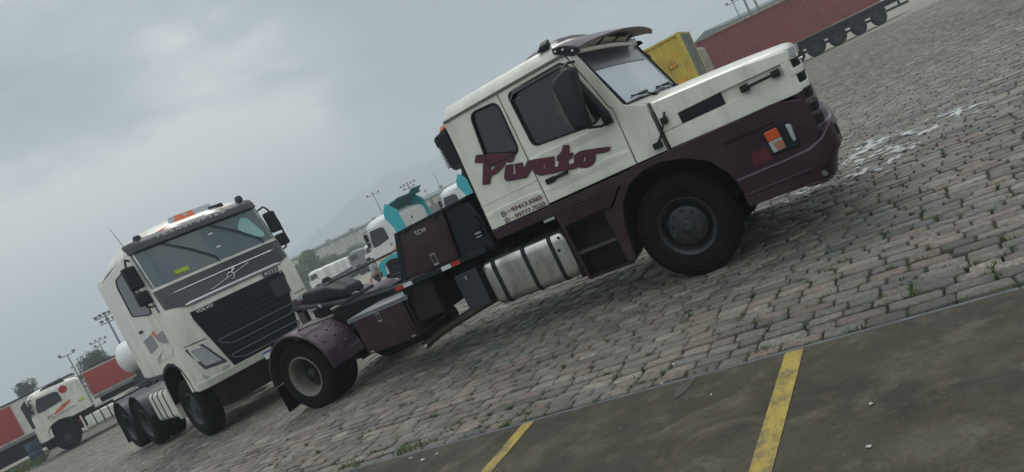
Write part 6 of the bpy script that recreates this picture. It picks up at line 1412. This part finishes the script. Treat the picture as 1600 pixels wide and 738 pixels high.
def figure(root, pose, shirt, trousers, long_legs=False):
    """pose: joint positions, x forward, y left, z up"""
    J = {'pelvis': (pose['pelvis'], (.155, .115)), 'belly': (pose['belly'], (.145, .105)), 'chest': (pose['chest'], (.165, .115)), 'neck0': (pose['neck'], (.065, .065)), 'neck1': (tuple(Vector(pose['neck'])*.45+Vector(pose['head'])*.55), (.057, .057)), 'head': (pose['head'], (.082, .098)), 'crown': (tuple(Vector(pose['head'])+Vector((-.01, 0, .085))), (.066, .08))}
    E = [('pelvis', 'belly'), ('belly', 'chest'), ('chest', 'neck0'), ('neck0', 'neck1'), ('neck1', 'head'), ('head', 'crown')]
    for s_, q_ in (('l', 1), ('r', -1)):
        J[s_+'sh'] = (pose[s_+'sh'], .062); J[s_+'el'] = (pose[s_+'el'], .042); J[s_+'wrist'] = (pose[s_+'wr'], .028)
        E += [('chest', s_+'sh'), (s_+'sh', s_+'el'), (s_+'el', s_+'wrist')]
        hand(J, E, pose[s_+'wr'], Vector(pose[s_+'wr'])-Vector(pose[s_+'el']), (1, 0, 0), s_)
        J[s_+'hip'] = (pose[s_+'hip'], .092); J[s_+'kn'] = (pose[s_+'kn'], .058); J[s_+'calf'] = (tuple(Vector(pose[s_+'kn']).lerp(Vector(pose[s_+'an']), .3)), .058); J[s_+'an'] = (pose[s_+'an'], .038); J[s_+'toe'] = (pose[s_+'toe'], .032)
        E += [('pelvis', s_+'hip'), (s_+'hip', s_+'kn'), (s_+'kn', s_+'calf'), (s_+'calf', s_+'an'), (s_+'an', s_+'toe')]
    body = skinned('body', J, E, SKIN, root)
    T_ = {'b': (pose['pelvis'], (.170, .128)), 'm': (pose['belly'], (.165, .122)), 'c': (pose['chest'], (.180, .130)), 'n': (tuple(Vector(pose['neck'])+Vector((0, 0, -.03))), (.085, .08))}
    E2 = [('b', 'm'), ('m', 'c'), ('c', 'n')]
    for s_ in 'lr':
        T_[s_+'s'] = (pose[s_+'sh'], .076); T_[s_+'e'] = (tuple(Vector(pose[s_+'sh']).lerp(Vector(pose[s_+'el']), .72)), .062); E2 += [('c', s_+'s'), (s_+'s', s_+'e')]
    skinned('shirt', T_, E2, shirt, root)
    S2 = {'p': (tuple(Vector(pose['pelvis'])+Vector((0, 0, .03))), (.176, .134))}; E3 = []
    for s_ in 'lr':
        S2[s_+'h'] = (pose[s_+'hip'], .108); S2[s_+'k'] = (tuple(Vector(pose[s_+'hip']).lerp(Vector(pose[s_+'kn']), .9)), .082); E3 += [('p', s_+'h'), (s_+'h', s_+'k')]
    skinned('shorts', S2, E3, trousers, root)
    h_ = Vector(pose['head'])
    m_ = MB(); m_.lathe(h_+Vector((-.022, 0, .045)), (0, 0, 1), [(.090, -.05), (.100, 0), (.092, .05), (.062, .085), (0, .10)], 20); obj('hair', m_, HAIR, root, ang=80)
    m_ = MB(); m_.loft([[(h_.x+.085, -.010+h_.y, h_.z+.01), (h_.x+.085, .010+h_.y, h_.z+.01), (h_.x+.080, h_.y, h_.z+.02)], [(h_.x+.112, -.013+h_.y, h_.z-.030), (h_.x+.112, .013+h_.y, h_.z-.030), (h_.x+.085, h_.y, h_.z-.035)]]); obj('nose', m_, SKIN, root)
    for q_ in (-1, 1):
        m_ = MB(); m_.lathe(h_+Vector((.080, q_*.032, .018)), (1, 0, 0), [(0, .012), (.009, .008), (.012, 0)], 10); obj('eye', m_, BLACK, root)
        m_ = MB(); m_.lathe(h_+Vector((-.005, q_*.088, 0)), (0, q_, 0), [(0, .014), (.02, .012), (.03, 0)], 10); obj('ear', m_, SKIN, root)
    m_ = MB(); m_.obox(h_+Vector((.082, 0, -.052)), (.006, 0, 0), (0, .026, 0), (0, 0, .005)); obj('mouth', m_, mat('lips', (.20, .07, .06), .5), root)
    return body
p_ = az(-41.55, 31); wk = empty('person', p_, rad(-118), 'man in pale grey shirt and dark shorts walking before the turquoise tractor', 'person')
figure(wk, dict(pelvis=(0, 0, .98), belly=(0, 0, 1.12), chest=(.01, 0, 1.34), neck=(.01, 0, 1.50), head=(.04, 0, 1.645), lsh=(.0, .19, 1.42), lel=(-.08, .25, 1.14), lwr=(-.02, .26, .90), rsh=(.02, -.19, 1.42), rel=(.04, -.25, 1.14), rwr=(.20, -.22, .96),
     lhip=(0, .10, .92), lkn=(.16, .11, .52), lan=(.10, .11, .09), ltoe=(.24, .12, .035), rhip=(0, -.10, .92), rkn=(.0, -.11, .50), ran=(-.22, -.11, .12), rtoe=(-.10, -.12, .035)), SHIRT, SHORTS)
dv = empty('person', (-3.66, 7.80, 1.58), 0, 'man seated in the dark cab of the near truck behind its door window', 'person')
figure(dv, dict(pelvis=(0, 0, .12), belly=(-.03, 0, .26), chest=(-.06, 0, .46), neck=(-.06, 0, .61), head=(-.03, 0, .74), lsh=(-.05, .18, .53), lel=(.10, .24, .30), lwr=(.32, .20, .30), rsh=(-.05, -.18, .53), rel=(.08, -.24, .28), rwr=(.30, -.20, .27),
     lhip=(.02, .10, .12), lkn=(.44, .11, .16), lan=(.52, .11, -.26), ltoe=(.66, .12, -.30), rhip=(.02, -.10, .12), rkn=(.44, -.11, .16), ran=(.52, -.11, -.26), rtoe=(.66, -.12, -.30)), mat('dark_shirt', (.05, .03, .035), .8), SHORTS)
p_ = az(-42.15, 40); m = MB(); m.lathe(p_, (0, 0, 1), [(.0, .0), (.20, .0), (.20, .03), (.15, .035), (.03, .68), (0, .68)], 20); cn_ = obj('traffic_cone', m, ORANGE)
tag(cn_, 'small orange traffic cone on the paving near the walking person', 'traffic cone')
m = MB(); m.lathe(p_, (0, 0, 1), [(.112, .25), (.117, .25), (.087, .42), (.082, .42)], 20); obj('cone_band', m, WHITE_REFL, cn_)
